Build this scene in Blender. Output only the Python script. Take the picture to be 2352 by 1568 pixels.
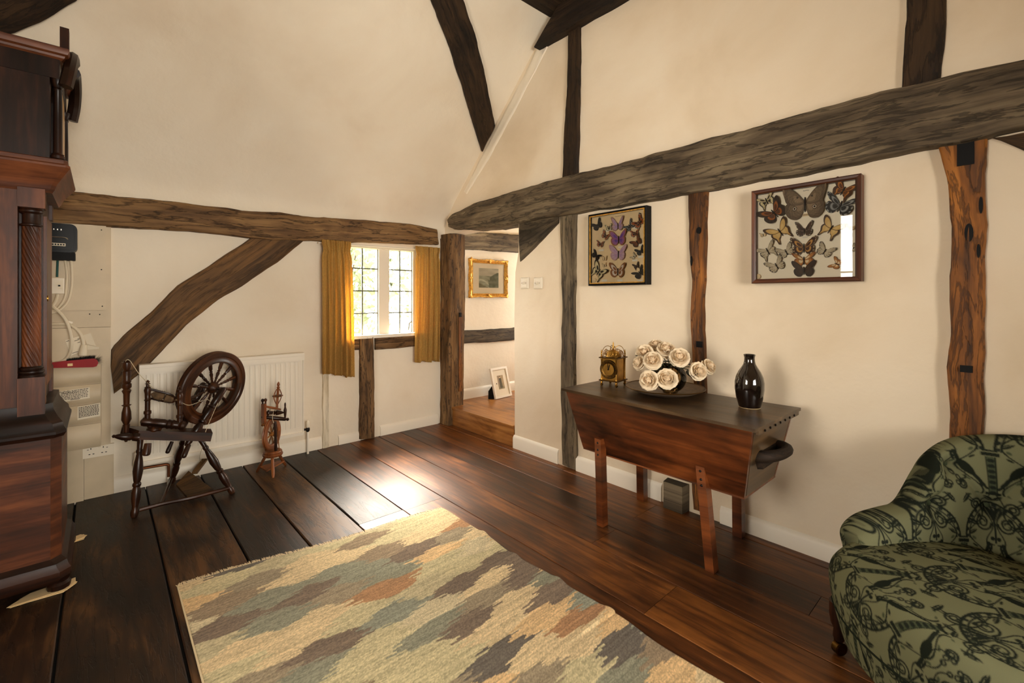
import bpy, math, random
import numpy as np
from mathutils import Vector, Matrix, noise as mnoise
for o in list(bpy.data.objects): bpy.data.objects.remove(o, do_unlink=True)
SC = bpy.context.scene
COL = SC.collection
random.seed(7)
RNG = np.random.RandomState(7)
PI = math.pi

# ---------------------------------------------------------------- camera, sky, exposure
F_PX, HOR, CX, EYE = 1050.0, 685.0, 1176.0, 1.15          # focal length and horizon in the 2352 x 1568 frame
YAW = math.atan(943.0 / 1050.0)
cam_d = bpy.data.cameras.new('camera')
cam_d.sensor_width = 36.0
cam_d.lens = F_PX / 2352.0 * 36.0
cam_d.shift_y = (HOR - 784.0) / 2352.0
cam_d.clip_start = 0.02
cam = bpy.data.objects.new('camera', cam_d)
COL.objects.link(cam)
cam.location = (0, 0, EYE)
cam.rotation_euler = (PI / 2, 0, -YAW)
SC.camera = cam

world = bpy.data.worlds.new('sky')
SC.world = world
world.use_nodes = True
wn = world.node_tree.nodes['Background']
wn.inputs[0].default_value = (1.0, 0.945, 0.855, 1)           # even bright overcast sky
wn.inputs[1].default_value = 33.5

sun_d = bpy.data.lights.new('sun', 'SUN')                       # hazy sun beyond the garden window
sun_d.energy = 88.0; sun_d.angle = math.radians(30); sun_d.color = (1.0, 0.90, 0.76)
sun = bpy.data.objects.new('sun', sun_d); COL.objects.link(sun)
sun.location = (6, 14, 12)
sun.rotation_euler = Vector((-.40, -1.0, -1.22)).to_track_quat('-Z', 'Y').to_euler()

def portal(name, loc, rot, sx, sy):
    l = bpy.data.lights.new(name, 'AREA')
    l.shape = 'RECTANGLE'; l.size = sx; l.size_y = sy
    l.cycles.is_portal = True
    o = bpy.data.objects.new(name, l); COL.objects.link(o)
    o.location = loc; o.rotation_euler = rot
    return o
# daylight enters through the windows; portals only steer the sampling of that sky
portal('window_portal', (1.80, 3.76, 1.21), (PI / 2, 0, PI), 0.62, 0.72)          # garden window in view
portal('window_portal', (0.40, -1.82, 1.30), (PI / 2, 0, 0), 1.50, 1.15)           # window behind the camera
portal('window_portal', (-1.76, 1.325, 1.45), (PI / 2, 0, -PI / 2), 0.22, 1.40)     # narrow side window
portal('window_portal', (-1.76, 0.85, 1.30), (PI / 2, 0, -PI / 2), 0.60, 1.10)    # second side window
portal('window_portal', (4.36, 3.05, 1.20), (PI / 2, 0, PI / 2), 0.60, 0.90)       # landing window

vs = SC.view_settings
vs.view_transform = 'Standard'; vs.look = 'None'; vs.exposure = 0.0; vs.gamma = 1.0
vs.use_curve_mapping = False
cy = SC.cycles
cy.max_bounces = 10; cy.diffuse_bounces = 5; cy.glossy_bounces = 4; cy.transmission_bounces = 6; cy.transparent_max_bounces = 8
cy.sample_clamp_indirect = 6.0
cy.caustics_reflective = False; cy.caustics_refractive = False
cy.use_denoising = True

# ---------------------------------------------------------------- real planes seen along a sight line
FW = np.array([math.sin(YAW), math.cos(YAW), 0.0]); RT = np.array([math.cos(YAW), -math.sin(YAW), 0.0])
EYEP = np.array([0, 0, EYE])
def sight(x, y): return FW + RT * ((x - CX) / F_PX) + np.array([0, 0, (HOR - y) / F_PX])
def pF(x, y, z=0.0):
    d = sight(x, y); return EYEP + d * ((z - EYE) / d[2])
def pA(x, y, Y=3.59):
    d = sight(x, y); return EYEP + d * (Y / d[1])
def pB(x, y, X=2.37):
    d = sight(x, y); return EYEP + d * (X / d[0])
CN = np.array([0, 0.94, 1.0]); CP = np.array([0, 3.55, 1.89])      # sloping ceiling plane
def pC(x, y, off=0.0):
    d = sight(x, y); n = CN / np.linalg.norm(CN)
    return EYEP + d * (((CP - n * off - EYEP) @ n) / (d @ n))

# ---------------------------------------------------------------- mesh builder
class MB:
    def __init__(s):
        s.V = []; s.Q = []; s.U = []; s.M = []; s.n = 0; s.C = []; s.NG = []
    def _add(s, P, C=None):
        P = np.asarray(P, float).reshape(-1, 3); b = s.n
        s.V.append(P); s.n += len(P)
        s.C.append(np.ones((len(P), 3)) if C is None else np.asarray(C, float).reshape(-1, 3))
        return b
    def grid(s, P, UV=None, cu=False, cv=False, mat=0, C=None, flip=False):
        P = np.asarray(P, float); a, b = P.shape[:2]
        base = s._add(P, C)
        if UV is None:
            du = np.zeros((a, b)); dv = np.zeros((a, b))
            du[1:] = np.cumsum(np.linalg.norm(np.diff(P, axis=0), axis=2), axis=0)
            dv[:, 1:] = np.cumsum(np.linalg.norm(np.diff(P, axis=1), axis=2), axis=1)
            UV = np.stack([du, dv], 2)
        ia = np.arange(a if cu else a - 1); ib = np.arange(b if cv else b - 1)
        I, J = np.meshgrid(ia, ib, indexing='ij'); I = I.ravel(); J = J.ravel()
        I2 = (I + 1) % a; J2 = (J + 1) % b
        q = np.stack([I * b + J, I2 * b + J, I2 * b + J2, I * b + J2], 1) + base
        def uv(i, j, wi, wj):
            r = UV[i, j].copy()
            if wi is not None:
                m = wi == 0; r[m] = 2 * UV[-1, j[m]] - UV[-2, j[m]]
            if wj is not None:
                m = wj == 0; r[m] = 2 * UV[i[m], -1] - UV[i[m], -2]
            return r
        wi = I2 if cu else None; wj = J2 if cv else None
        t = np.stack([uv(I, J, None, None), uv(I2, J, wi, None), uv(I2, J2, wi, wj), uv(I, J2, None, wj)], 1)
        if flip: q = q[:, ::-1]; t = t[:, ::-1]
        s.Q.append(q); s.U.append(t); s.M.append(np.full(len(q), mat))
        return base
    def poly(s, P, mat=0, UV=None, C=None):
        P = np.asarray(P, float); base = s._add(P, C)
        if UV is None:
            e = P[1] - P[0]; L = np.linalg.norm(e); e = e / (L if L > 1e-9 else 1)
            n = np.cross(P[1] - P[0], P[2] - P[0]); n = n / (np.linalg.norm(n) + 1e-12); g = np.cross(n, e)
            UV = np.stack([(P - P[0]) @ e, (P - P[0]) @ g], 1)
        s.NG.append((np.arange(len(P)) + base, np.asarray(UV, float), mat))
    def box(s, c, d, ax=0, R=None, mat=0, taper=None):
        """box centred at c with size d; grain along axis ax; optional 3x3 rotation"""
        c = np.asarray(c, float); h = np.asarray(d, float) / 2
        g = [0, 1, 2]; o = [k for k in g if k != ax]
        for k in range(3):
            a, b = [i for i in range(3) if i != k]
            for sgn in (-1, 1):
                P = []
                for (x, y) in ((-1, -1), (1, -1), (1, 1), (-1, 1)):
                    p = np.zeros(3); p[k] = sgn * h[k]; p[a] = x * h[a]; p[b] = y * h[b]; P.append(p)
                P = np.array(P)
                if (sgn > 0) == (k == 1): P = P[::-1]
                if k == ax: UV = P[:, [a, b]] * np.array([.25, 1]) + h[0]
                else:
                    ov = a if b == ax else b
                    UV = np.stack([P[:, ax], P[:, ov] + (h[k] * sgn) * 1.7], 1)
                if taper is not None:
                    f = np.where(P[:, 2:3] > 0, np.array([[1., 1.]]), np.array([taper])); P[:, :2] *= f
                if R is not None: P = P @ np.asarray(R).T
                s.poly(P + c, mat, UV)
    def ring_lathe(s, p0, p1, prof, n=16, mat=0, caps=True, tw=0.0, C=None):
        """turned shape: prof = [(t, r)], t from 0 at p0 to 1 at p1 (r in metres)"""
        p0 = np.asarray(p0, float); p1 = np.asarray(p1, float); ax = p1 - p0; L = np.linalg.norm(ax); w = ax / L
        u = np.cross(w, [0, 0, 1.0]) if abs(w[2]) < .9 else np.cross(w, [1.0, 0, 0]); u /= np.linalg.norm(u); v = np.cross(w, u)
        prof = np.asarray(prof, float); th = np.arange(n) * 2 * PI / n
        ct = np.cos(th)[None, :, None]; st = np.sin(th)[None, :, None]
        P = p0 + ax * prof[:, 0][:, None, None] + prof[:, 1][:, None, None] * (u * ct + v * st)
        seg = np.hypot(np.diff(prof[:, 0]) * L, np.diff(prof[:, 1])); uu = np.r_[0, np.cumsum(seg)]
        rm = max(prof[:, 1].max(), 1e-4)
        UV = np.stack(np.broadcast_arrays(uu[:, None], (th * rm)[None, :]), 2).copy()
        s.grid(P, UV, cv=True, mat=mat, flip=True)
        if caps:
            if prof[0, 1] > 1e-4: s.poly(P[0], mat)
            if prof[-1, 1] > 1e-4: s.poly(P[-1][::-1], mat)
    def tube(s, pts, r, n=8, mat=0, caps=True, closed=False):
        P = np.asarray(pts, float); m = len(P)
        r = np.broadcast_to(np.asarray(r, float), (m,))
        T = np.gradient(P, axis=0)
        if closed: T = np.roll(P, -1, 0) - np.roll(P, 1, 0)
        T /= np.linalg.norm(T, axis=1)[:, None] + 1e-12
        N = np.zeros_like(P); a = np.array([0, 0, 1.0]) if abs(T[0][2]) < .9 else np.array([1.0, 0, 0])
        N[0] = np.cross(T[0], a); N[0] /= np.linalg.norm(N[0])
        for i in range(1, m):
            q = N[i - 1] - T[i] * (N[i - 1] @ T[i]); N[i] = q / (np.linalg.norm(q) + 1e-12)
        B = np.cross(T, N); th = np.arange(n) * 2 * PI / n
        R = P[:, None] + r[:, None, None] * (N[:, None] * np.cos(th)[None, :, None] + B[:, None] * np.sin(th)[None, :, None])
        s.grid(R, cu=closed, cv=True, mat=mat)
        if caps and not closed: s.poly(R[0][::-1], mat); s.poly(R[-1], mat)
    def ellipsoid(s, c, r, n=12, m=8, R=None, mat=0, C=None):
        th = np.arange(n) * 2 * PI / n; ph = np.linspace(-PI / 2 + .05, PI / 2 - .05, m)
        P = np.stack(np.broadcast_arrays(np.cos(ph)[:, None] * np.cos(th), np.cos(ph)[:, None] * np.sin(th), np.sin(ph)[:, None] + 0 * th), 2) * np.asarray(r)
        if R is not None: P = P @ np.asarray(R).T
        P = P + np.asarray(c); s.grid(P, cv=True, mat=mat, C=None if C is None else np.broadcast_to(C, P.shape), flip=True)
        s.poly(P[0], mat); s.poly(P[-1][::-1], mat)
    def extrude(s, P, d, mat=0, grain=None):
        """closed planar outline P pushed along d"""
        P = np.asarray(P, float); d = np.asarray(d, float); k = len(P)
        if grain is not None:
            g = np.asarray(grain, float); g /= np.linalg.norm(g); nn = d / np.linalg.norm(d); h = np.cross(nn, g)
            uv = np.stack([P @ g, P @ h], 1)
        else: uv = None
        s.poly(P[::-1], mat, None if uv is None else uv[::-1]); s.poly(P + d, mat, uv)
        for i in range(k):
            j = (i + 1) % k; q = np.array([P[i], P[j], P[j] + d, P[i] + d])
            u2 = None
            if grain is not None: u2 = np.stack([q @ g, q @ h + (q - P[i]) @ nn], 1)
            s.poly(q, mat, u2)
    def mesh(s, name, M=None):
        V = np.concatenate(s.V); C = np.concatenate(s.C)
        if M is not None:
            A = np.array(M); V = V @ A[:3, :3].T + A[:3, 3]
        me = bpy.data.meshes.new(name)
        Q = np.concatenate(s.Q) if s.Q else np.zeros((0, 4), int)
        U = np.concatenate(s.U) if s.U else np.zeros((0, 4, 2))
        MI = np.concatenate(s.M) if s.M else np.zeros(0, int)
        li = [Q.ravel()] + [g[0] for g in s.NG]
        lu = [U.reshape(-1, 2)] + [g[1] for g in s.NG]
        tot = np.r_[np.full(len(Q), 4), [len(g[0]) for g in s.NG]].astype(int)
        mi = np.r_[MI, [g[2] for g in s.NG]].astype(int)
        li = np.concatenate(li).astype(np.int32); lu = np.concatenate(lu)
        me.vertices.add(len(V)); me.vertices.foreach_set('co', V.ravel())
        me.loops.add(len(li)); me.loops.foreach_set('vertex_index', li)
        me.polygons.add(len(tot)); st = np.r_[0, np.cumsum(tot)[:-1]].astype(np.int32)
        me.polygons.foreach_set('loop_start', st)
        me.polygons.foreach_set('material_index', mi.astype(np.int32))
        me.update(calc_edges=True)
        uvl = me.uv_layers.new(name='UVMap'); uvl.data.foreach_set('uv', lu.ravel().astype(np.float32))
        if (C != 1).any():
            ca = me.color_attributes.new('Col', 'FLOAT_COLOR', 'POINT')
            ca.data.foreach_set('color', np.c_[C, np.ones(len(C))].ravel().astype(np.float32))
        me.validate()
        return me

PM = {}
def _finish(o, me, mats, smooth, bevel):
    for m in (mats if isinstance(mats, (list, tuple)) else [mats]): me.materials.append(m)
    if smooth:
        me.polygons.foreach_set('use_smooth', np.ones(len(me.polygons), bool))
        try: me.set_sharp_from_angle(angle=math.radians(smooth if smooth is not True else 38))
        except Exception: pass
    if bevel:
        b = o.modifiers.new('bevel', 'BEVEL'); b.width = bevel; b.segments = 2; b.limit_method = 'ANGLE'; b.angle_limit = math.radians(40)
def part(name, mb, mats, parent, smooth=True, bevel=0, label=None, local=False):
    me = mb.mesh(name, None if local else PM[parent.name].inverted())
    o = bpy.data.objects.new(name, me); COL.objects.link(o); o.parent = parent
    PM[o.name] = PM[parent.name]
    _finish(o, me, mats, smooth, bevel)
    if label: o['label'] = label
    return o
def share(o, parent, M=None):
    c = o.copy(); COL.objects.link(c); c.parent = parent; PM[c.name] = PM[parent.name]
    if M is not None: c.matrix_local = M
    return c
def thing(name, label, cat, loc=(0, 0, 0), rz=0.0, group=None, kind=None):
    o = bpy.data.objects.new(name, None); COL.objects.link(o)
    o.empty_display_size = .05
    o.location = loc; o.rotation_euler = (0, 0, rz)
    PM[o.name] = Matrix.Translation(Vector(loc)) @ Matrix.Rotation(rz, 4, 'Z')
    if kind: o['kind'] = kind
    if label: o['label'] = label
    if cat: o['category'] = cat
    if group: o['group'] = group
    return o
def solo(name, mb, mats, label, cat, group=None, smooth=True, bevel=0, kind=None):
    """a thing that is one mesh; its origin sits at the middle of its underside"""
    V = np.concatenate(mb.V); lo = V.min(0); hi = V.max(0); c = Vector(((lo[0] + hi[0]) / 2, (lo[1] + hi[1]) / 2, lo[2]))
    me = mb.mesh(name, Matrix.Translation(-c))
    o = bpy.data.objects.new(name, me); COL.objects.link(o); o.location = c
    PM[o.name] = Matrix.Translation(c)
    _finish(o, me, mats, smooth, bevel)
    if kind: o['kind'] = kind
    if label: o['label'] = label
    if cat: o['category'] = cat
    if group: o['group'] = group
    return o
def struct(name, mb, mats, smooth=True, bevel=0, label=None):
    return solo(name, mb, mats, label, None, None, smooth, bevel, 'structure')

def vnoise(P, seed=0.0):
    P = np.asarray(P, float).reshape(-1, 3)
    return np.array([mnoise.noise(Vector((p[0] + seed, p[1] - seed * 1.3, p[2] + seed * .7))) for p in P])
def resample(P, n):
    P = np.asarray(P, float); d = np.r_[0, np.cumsum(np.linalg.norm(np.diff(P, axis=0), axis=1))]
    t = np.linspace(0, d[-1], n); return np.stack([np.interp(t, d, P[:, k]) for k in range(3)], 1)
def spline(P, n=40, closed=False):
    P = np.asarray(P, float); m = len(P); out = []
    segs = m if closed else m - 1
    for i in range(segs):
        if closed: a, b, c, d = P[(i - 1) % m], P[i], P[(i + 1) % m], P[(i + 2) % m]
        else: a, b, c, d = P[max(i - 1, 0)], P[i], P[i + 1], P[min(i + 2, m - 1)]
        k = max(2, n // segs); t = np.linspace(0, 1, k, endpoint=False)[:, None]
        out.append(.5 * ((2 * b) + (c - a) * t + (2 * a - 5 * b + 4 * c - d) * t ** 2 + (3 * b - a - 3 * c + d) * t ** 3))
    o = np.concatenate(out)
    return o if closed else np.r_[o, P[-1:]]
def rotm(axis, ang):
    return np.array(Matrix.Rotation(ang, 3, axis))
def timber(ea, eb, N, depth, n=40, k=7, rough=.006, seed=1.0, back=None):
    """old hewn timber between two edge lines on a wall: ea / eb lie on its front face, it runs `depth` back along -N"""
    L = max(np.linalg.norm(np.diff(np.asarray(ea, float), axis=0), axis=1).sum(), .1)
    n = max(8, min(n, int(L / .03)))
    A = resample(ea, n); B = resample(eb, n); N = np.asarray(N, float)
    S = B - A; w = np.linalg.norm(S, axis=1); S = S / w[:, None]
    uu = np.linspace(0, L, n)
    na = vnoise(np.c_[uu * 7, 0 * uu, 0 * uu + 3], seed) * rough + vnoise(np.c_[uu * 22, 0 * uu, 0 * uu + 3], seed) * rough * .5
    nb = vnoise(np.c_[uu * 7, 0 * uu + 9, 0 * uu], seed) * rough + vnoise(np.c_[uu * 22, 0 * uu + 9, 0 * uu], seed) * rough * .5
    A = A + S * na[:, None]; B = B + S * nb[:, None]; w = np.linalg.norm(B - A, axis=1)
    r = .012
    rings = [(0.0, 0.0, depth), (0.0, 0.0, r), (0.0, r * .3, r * .3), ] + [(q, 0, 0) for q in np.linspace(.06, .94, k)] + [(1.0, -r * .3, r * .3), (1.0, 0, r), (1.0, 0, depth)]
    P = np.zeros((n, len(rings), 3)); UV = np.zeros((n, len(rings), 2))
    vv = 0
    for j, (q, ds, dd) in enumerate(rings):
        base = A + (B - A) * q + S * ds
        f = np.zeros(n)
        if 0 < j < len(rings) - 1 and 0 < q < 1: f = vnoise(np.c_[uu * 3, 0 * uu + q * 3, 0 * uu], seed + 5) * rough * 1.1 + vnoise(np.c_[uu * 9, 0 * uu + q * 9, 0 * uu], seed + 5) * rough * .5
        P[:, j] = base - N * (dd - f + .0)[:, None] if isinstance(dd, np.ndarray) else base - N * dd + N * f[:, None]
        UV[:, j, 0] = uu; UV[:, j, 1] = q * w.mean() + (0 if j not in (0, len(rings) - 1) else (-depth if j == 0 else depth))
    mb = MB()
    nrm = np.cross(P[1, 4] - P[0, 4], P[0, 5] - P[0, 4])
    fl = (nrm @ N) < 0
    mb.grid(P, UV, cv=True, flip=fl)
    mb.poly(P[0] if fl else P[0][::-1]); mb.poly(P[-1][::-1] if fl else P[-1])
    return mb
# ---------------------------------------------------------------- materials (all node based)
def lin(c):
    c = np.array(c, float) / 255.0
    return tuple(np.where(c <= .04045, c / 12.92, ((c + .055) / 1.055) ** 2.4))
def rgba(c): return (*lin(c), 1)
class NT:
    def __init__(s, name):
        s.m = bpy.data.materials.new(name); s.m.use_nodes = True
        s.t = s.m.node_tree; s.b = s.t.nodes['Principled BSDF']; s.out = s.t.nodes['Material Output']
    def n(s, typ, **kw):
        x = s.t.nodes.new(typ)
        for k, v in kw.items():
            if k in ('operation', 'blend_type', 'data_type', 'noise_dimensions', 'wave_type', 'bands_direction', 'feature', 'attribute_name', 'vector_type', 'distance', 'interpolation_type'): setattr(x, k, v)
            else: x.inputs[k.replace('_', ' ')].default_value = v
        return x
    def l(s, a, b): s.t.links.new(a, b)
    def mathn(s, op, a, b=None):
        x = s.t.nodes.new('ShaderNodeMath'); x.operation = op
        for i, v in enumerate((a, b)):
            if v is None: continue
            if isinstance(v, (int, float)): x.inputs[i].default_value = v
            else: s.l(v, x.inputs[i])
        return x.outputs[0]
    def ramp(s, fac, stops):
        x = s.t.nodes.new('ShaderNodeValToRGB'); e = x.color_ramp.elements
        while len(e) < len(stops): e.new(.5)
        for k, (p, c) in enumerate(stops): e[k].position = p; e[k].color = rgba(c)
        s.l(fac, x.inputs[0]); return x.outputs[0]
    def mix(s, fac, a, b, mode='MIX'):
        x = s.t.nodes.new('ShaderNodeMix'); x.data_type = 'RGBA'; x.blend_type = mode
        for sock, v in ((x.inputs[0], fac), (x.inputs[6], a), (x.inputs[7], b)):
            if isinstance(v, (int, float)): sock.default_value = v
            elif isinstance(v, tuple): sock.default_value = v
            else: s.l(v, sock)
        return x.outputs[2]
    def bump(s, h, strength=.3, dist=.01):
        x = s.t.nodes.new('ShaderNodeBump'); x.inputs['Strength'].default_value = strength; x.inputs['Distance'].default_value = dist
        s.l(h, x.inputs['Height']); s.l(x.outputs[0], s.b.inputs['Normal'])
def plain(name, c, rough=.5, metal=0, spec=.5, coat=0, trans=0, ior=1.45, noise_amt=.0, nscale=20):
    t = NT(name); b = t.b
    b.inputs['Base Color'].default_value = rgba(c); b.inputs['Roughness'].default_value = rough
    b.inputs['Metallic'].default_value = metal; b.inputs['Specular IOR Level'].default_value = spec
    b.inputs['Coat Weight'].default_value = coat; b.inputs['Transmission Weight'].default_value = trans; b.inputs['IOR'].default_value = ior
    if noise_amt:
        g = t.n('ShaderNodeTexCoord'); nz = t.n('ShaderNodeTexNoise', Scale=nscale, Detail=4.0)
        t.l(g.outputs['Object'], nz.inputs['Vector'])
        d = tuple(max(0, x * (1 - noise_amt)) for x in c); u = tuple(min(255, x * (1 + noise_amt)) for x in c)
        t.l(t.ramp(nz.outputs[0], [(.3, d), (.7, u)]), b.inputs['Base Color'])
        t.bump(nz.outputs[0], .15, .004)
    return t.m
def wood(name, dark, mid, light, rough=.45, us=1.6, vs=34, bump=.25, bdist=.004, coat=0, spec=.5, blotch=.5, cracks=.0, vary=.25, sp=.13):
    t = NT(name)
    uv = t.n('ShaderNodeUVMap'); oi = t.n('ShaderNodeObjectInfo')
    sep = t.n('ShaderNodeSeparateXYZ'); t.l(uv.outputs[0], sep.inputs[0])
    r = oi.outputs['Random']
    cx = t.n('ShaderNodeCombineXYZ')
    t.l(t.mathn('ADD', t.mathn('MULTIPLY', sep.outputs[0], us), t.mathn('MULTIPLY', r, 37.0)), cx.inputs[0])
    t.l(t.mathn('ADD', t.mathn('MULTIPLY', sep.outputs[1], vs), t.mathn('MULTIPLY', r, 91.0)), cx.inputs[1])
    n1 = t.n('ShaderNodeTexNoise', Scale=1.0, Detail=7.0, Roughness=.62, Distortion=.5); t.l(cx.outputs[0], n1.inputs['Vector'])
    c2 = t.n('ShaderNodeCombineXYZ')
    t.l(t.mathn('ADD', t.mathn('MULTIPLY', sep.outputs[0], 2.2), t.mathn('MULTIPLY', r, 11.0)), c2.inputs[0])
    t.l(t.mathn('ADD', t.mathn('MULTIPLY', sep.outputs[1], 6.0), t.mathn('MULTIPLY', r, 23.0)), c2.inputs[1])
    n2 = t.n('ShaderNodeTexNoise', Scale=1.0, Detail=4.0, Roughness=.6, Distortion=.8); t.l(c2.outputs[0], n2.inputs['Vector'])
    f = t.mathn('ADD', t.mathn('MULTIPLY', n1.outputs[0], 1 - blotch), t.mathn('MULTIPLY', n2.outputs[0], blotch))
    f = t.mathn('ADD', f, t.mathn('MULTIPLY', t.mathn('SUBTRACT', r, .5), vary * .4))
    col = t.ramp(f, [(.5 - sp, dark), (.5, mid), (.5 + sp, light)])
    h = n1.outputs[0]
    if cracks:
        c3 = t.n('ShaderNodeCombineXYZ')
        t.l(t.mathn('ADD', t.mathn('MULTIPLY', sep.outputs[0], 2.6), t.mathn('MULTIPLY', r, 7.0)), c3.inputs[0])
        t.l(t.mathn('MULTIPLY', sep.outputs[1], 20.0), c3.inputs[1])
        n3 = t.n('ShaderNodeTexNoise', Scale=1.0, Detail=5.0, Roughness=.6, Distortion=.35); t.l(c3.outputs[0], n3.inputs['Vector'])
        k = t.mathn('ABSOLUTE', t.mathn('SUBTRACT', n3.outputs[0], .5))
        k = t.mathn('MINIMUM', t.mathn('MULTIPLY', k, 34.0), 1.0)
        k = t.mathn('MAXIMUM', k, 1 - cracks)
        col = t.mix(k, tuple(list(np.array(lin(dark)) * .35) + [1]), col)
        h = t.mathn('ADD', t.mathn('MULTIPLY', n1.outputs[0], .5), t.mathn('MULTIPLY', k, .8))
    t.l(col, t.b.inputs['Base Color'])
    rr = t.mathn('ADD', t.mathn('MULTIPLY', n2.outputs[0], .25), rough - .12); t.l(rr, t.b.inputs['Roughness'])
    t.b.inputs['Coat Weight'].default_value = coat; t.b.inputs['Coat Roughness'].default_value = .18
    t.b.inputs['Specular IOR Level'].default_value = spec
    t.bump(h, bump, bdist)
    return t.m
def plaster(name, a, b, c, scale=1.3, bump=.35, dist=.02, rough=.85):
    t = NT(name); g = t.n('ShaderNodeTexCoord')
    geo = t.n('ShaderNodeNewGeometry')
    n1 = t.n('ShaderNodeTexNoise', Scale=scale, Detail=5.0, Roughness=.55, Distortion=.4); t.l(geo.outputs['Position'], n1.inputs['Vector'])
    n2 = t.n('ShaderNodeTexNoise', Scale=42.0, Detail=5.0, Roughness=.6); t.l(geo.outputs['Position'], n2.inputs['Vector'])
    n3 = t.n('ShaderNodeTexNoise', Scale=4.5, Detail=4.0, Roughness=.55); t.l(geo.outputs['Position'], n3.inputs['Vector'])
    t.l(t.ramp(n1.outputs[0], [(.32, a), (.5, b), (.68, c)]), t.b.inputs['Base Color'])
    h = t.mathn('ADD', t.mathn('MULTIPLY', n3.outputs[0], 1.0), t.mathn('MULTIPLY', n2.outputs[0], .12))
    t.b.inputs['Roughness'].default_value = rough; t.b.inputs['Specular IOR Level'].default_value = .25
    t.bump(h, bump, dist)
    return t.m
def vcol(name, rough=.8, spec=.2, bumps=0, bscale=(400, 900), sheen=0, thread=0, transl=0):
    """colour comes from the mesh's own colour layer (woven / painted pattern); nodes add thread relief"""
    t = NT(name); a = t.n('ShaderNodeAttribute', attribute_name='Col')
    col = a.outputs['Color']
    uv = t.n('ShaderNodeUVMap')
    if thread:
        mp = t.n('ShaderNodeMapping'); mp.inputs['Scale'].default_value = (bscale[0], bscale[1], 1); t.l(uv.outputs[0], mp.inputs[0])
        nz = t.n('ShaderNodeTexNoise', Scale=1.0, Detail=3.0); t.l(mp.outputs[0], nz.inputs['Vector'])
        k = t.mathn('ADD', t.mathn('MULTIPLY', nz.outputs[0], thread * 2), 1 - thread)
        mul = t.n('ShaderNodeVectorMath', operation='SCALE'); t.l(col, mul.inputs[0]); t.l(k, mul.inputs['Scale']); col = mul.outputs[0]
        if bumps: t.bump(nz.outputs[0], bumps, .002)
    t.l(col, t.b.inputs['Base Color']); t.b.inputs['Roughness'].default_value = rough; t.b.inputs['Specular IOR Level'].default_value = spec
    t.b.inputs['Sheen Weight'].default_value = sheen
    return t.m
def translucent(name, c, amt=.5, rough=.9, weave=0):
    t = NT(name); b = t.b
    b.inputs['Roughness'].default_value = rough; b.inputs['Specular IOR Level'].default_value = .1
    tr = t.n('ShaderNodeBsdfTranslucent'); mx = t.n('ShaderNodeMixShader'); mx.inputs[0].default_value = amt
    if weave:
        uv = t.n('ShaderNodeUVMap'); ck = t.n('ShaderNodeTexBrick'); 
        mp = t.n('ShaderNodeMapping'); mp.inputs['Scale'].default_value = (weave, weave, 1); t.l(uv.outputs[0], mp.inputs[0])
        ck.inputs['Color1'].default_value = rgba(c); ck.inputs['Color2'].default_value = rgba(tuple(x * .93 for x in c)); ck.inputs['Mortar'].default_value = rgba(tuple(x * .82 for x in c))
        ck.inputs['Scale'].default_value = 1.0; ck.inputs['Mortar Size'].default_value = .12; ck.inputs['Brick Width'].default_value = 1.0; ck.inputs['Row Height'].default_value = 1.0
        t.l(mp.outputs[0], ck.inputs[0]); t.l(ck.outputs[0], b.inputs['Base Color']); t.l(ck.outputs[0], tr.inputs[0])
    else:
        b.inputs['Base Color'].default_value = rgba(c); tr.inputs[0].default_value = rgba(c)
    t.l(b.outputs[0], mx.inputs[1]); t.l(tr.outputs[0], mx.inputs[2]); t.l(mx.outputs[0], t.out.inputs[0])
    return t.m
def thin_glass(name, tint=(255, 255, 255), ior=1.5, rough=.0):
    """flat pane: light passes straight, a little is mirrored (Fresnel)"""
    t = NT(name)
    tp = t.n('ShaderNodeBsdfTransparent'); tp.inputs[0].default_value = rgba(tint)
    gl = t.n('ShaderNodeBsdfGlossy'); gl.inputs['Roughness'].default_value = rough
    fr = t.n('ShaderNodeFresnel'); fr.inputs[0].default_value = ior
    mx = t.n('ShaderNodeMixShader'); t.l(fr.outputs[0], mx.inputs[0]); t.l(tp.outputs[0], mx.inputs[1]); t.l(gl.outputs[0], mx.inputs[2])
    t.l(mx.outputs[0], t.out.inputs[0]); return t.m

M = {}
M['plaster'] = plaster('plaster', (222, 206, 182), (231, 218, 196), (236, 225, 205))
M['plaster_warm'] = plaster('plaster_warm', (216, 196, 166), (227, 209, 182), (233, 218, 194))
M['white'] = plain('white_paint', (232, 222, 204), .45)
M['cream'] = plain('cream_paint', (198, 180, 150), .5, noise_amt=.05, nscale=6)
M['oak_grey'] = wood('oak_grey', (46, 38, 28), (84, 71, 54), (118, 103, 80), .75, 1.8, 30, .6, .012, spec=.25, cracks=.55)
M['oak_brown'] = wood('oak_brown', (62, 44, 26), (104, 76, 46), (138, 106, 68), .7, 1.8, 30, .5, .01, spec=.25, cracks=.7)
M['oak_brace'] = wood('oak_brace', (48, 34, 20), (84, 60, 34), (120, 86, 48), .65, 1.8, 34, .45, .008, spec=.25, cracks=.4)
M['oak_orange'] = wood('oak_orange', (62, 36, 14), (124, 74, 26), (172, 108, 42), .6, 1.6, 30, .5, .008, spec=.3, cracks=.6)
M['oak_dark'] = wood('oak_dark', (22, 15, 9), (42, 29, 17), (66, 47, 28), .7, 1.6, 26, .5, .01, spec=.25, cracks=.5)
M['oak_pale'] = wood('oak_limewashed', (150, 130, 100), (206, 190, 160), (224, 212, 188), .8, 1.6, 40, .5, .008, spec=.2, cracks=.15)
M['floor_old'] = wood('old_floorboard', (20, 11, 4), (46, 27, 12), (88, 58, 30), .46, 2.6, 24, .35, .004, spec=.32, blotch=.5, vary=.5, sp=.12, cracks=.4)
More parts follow.
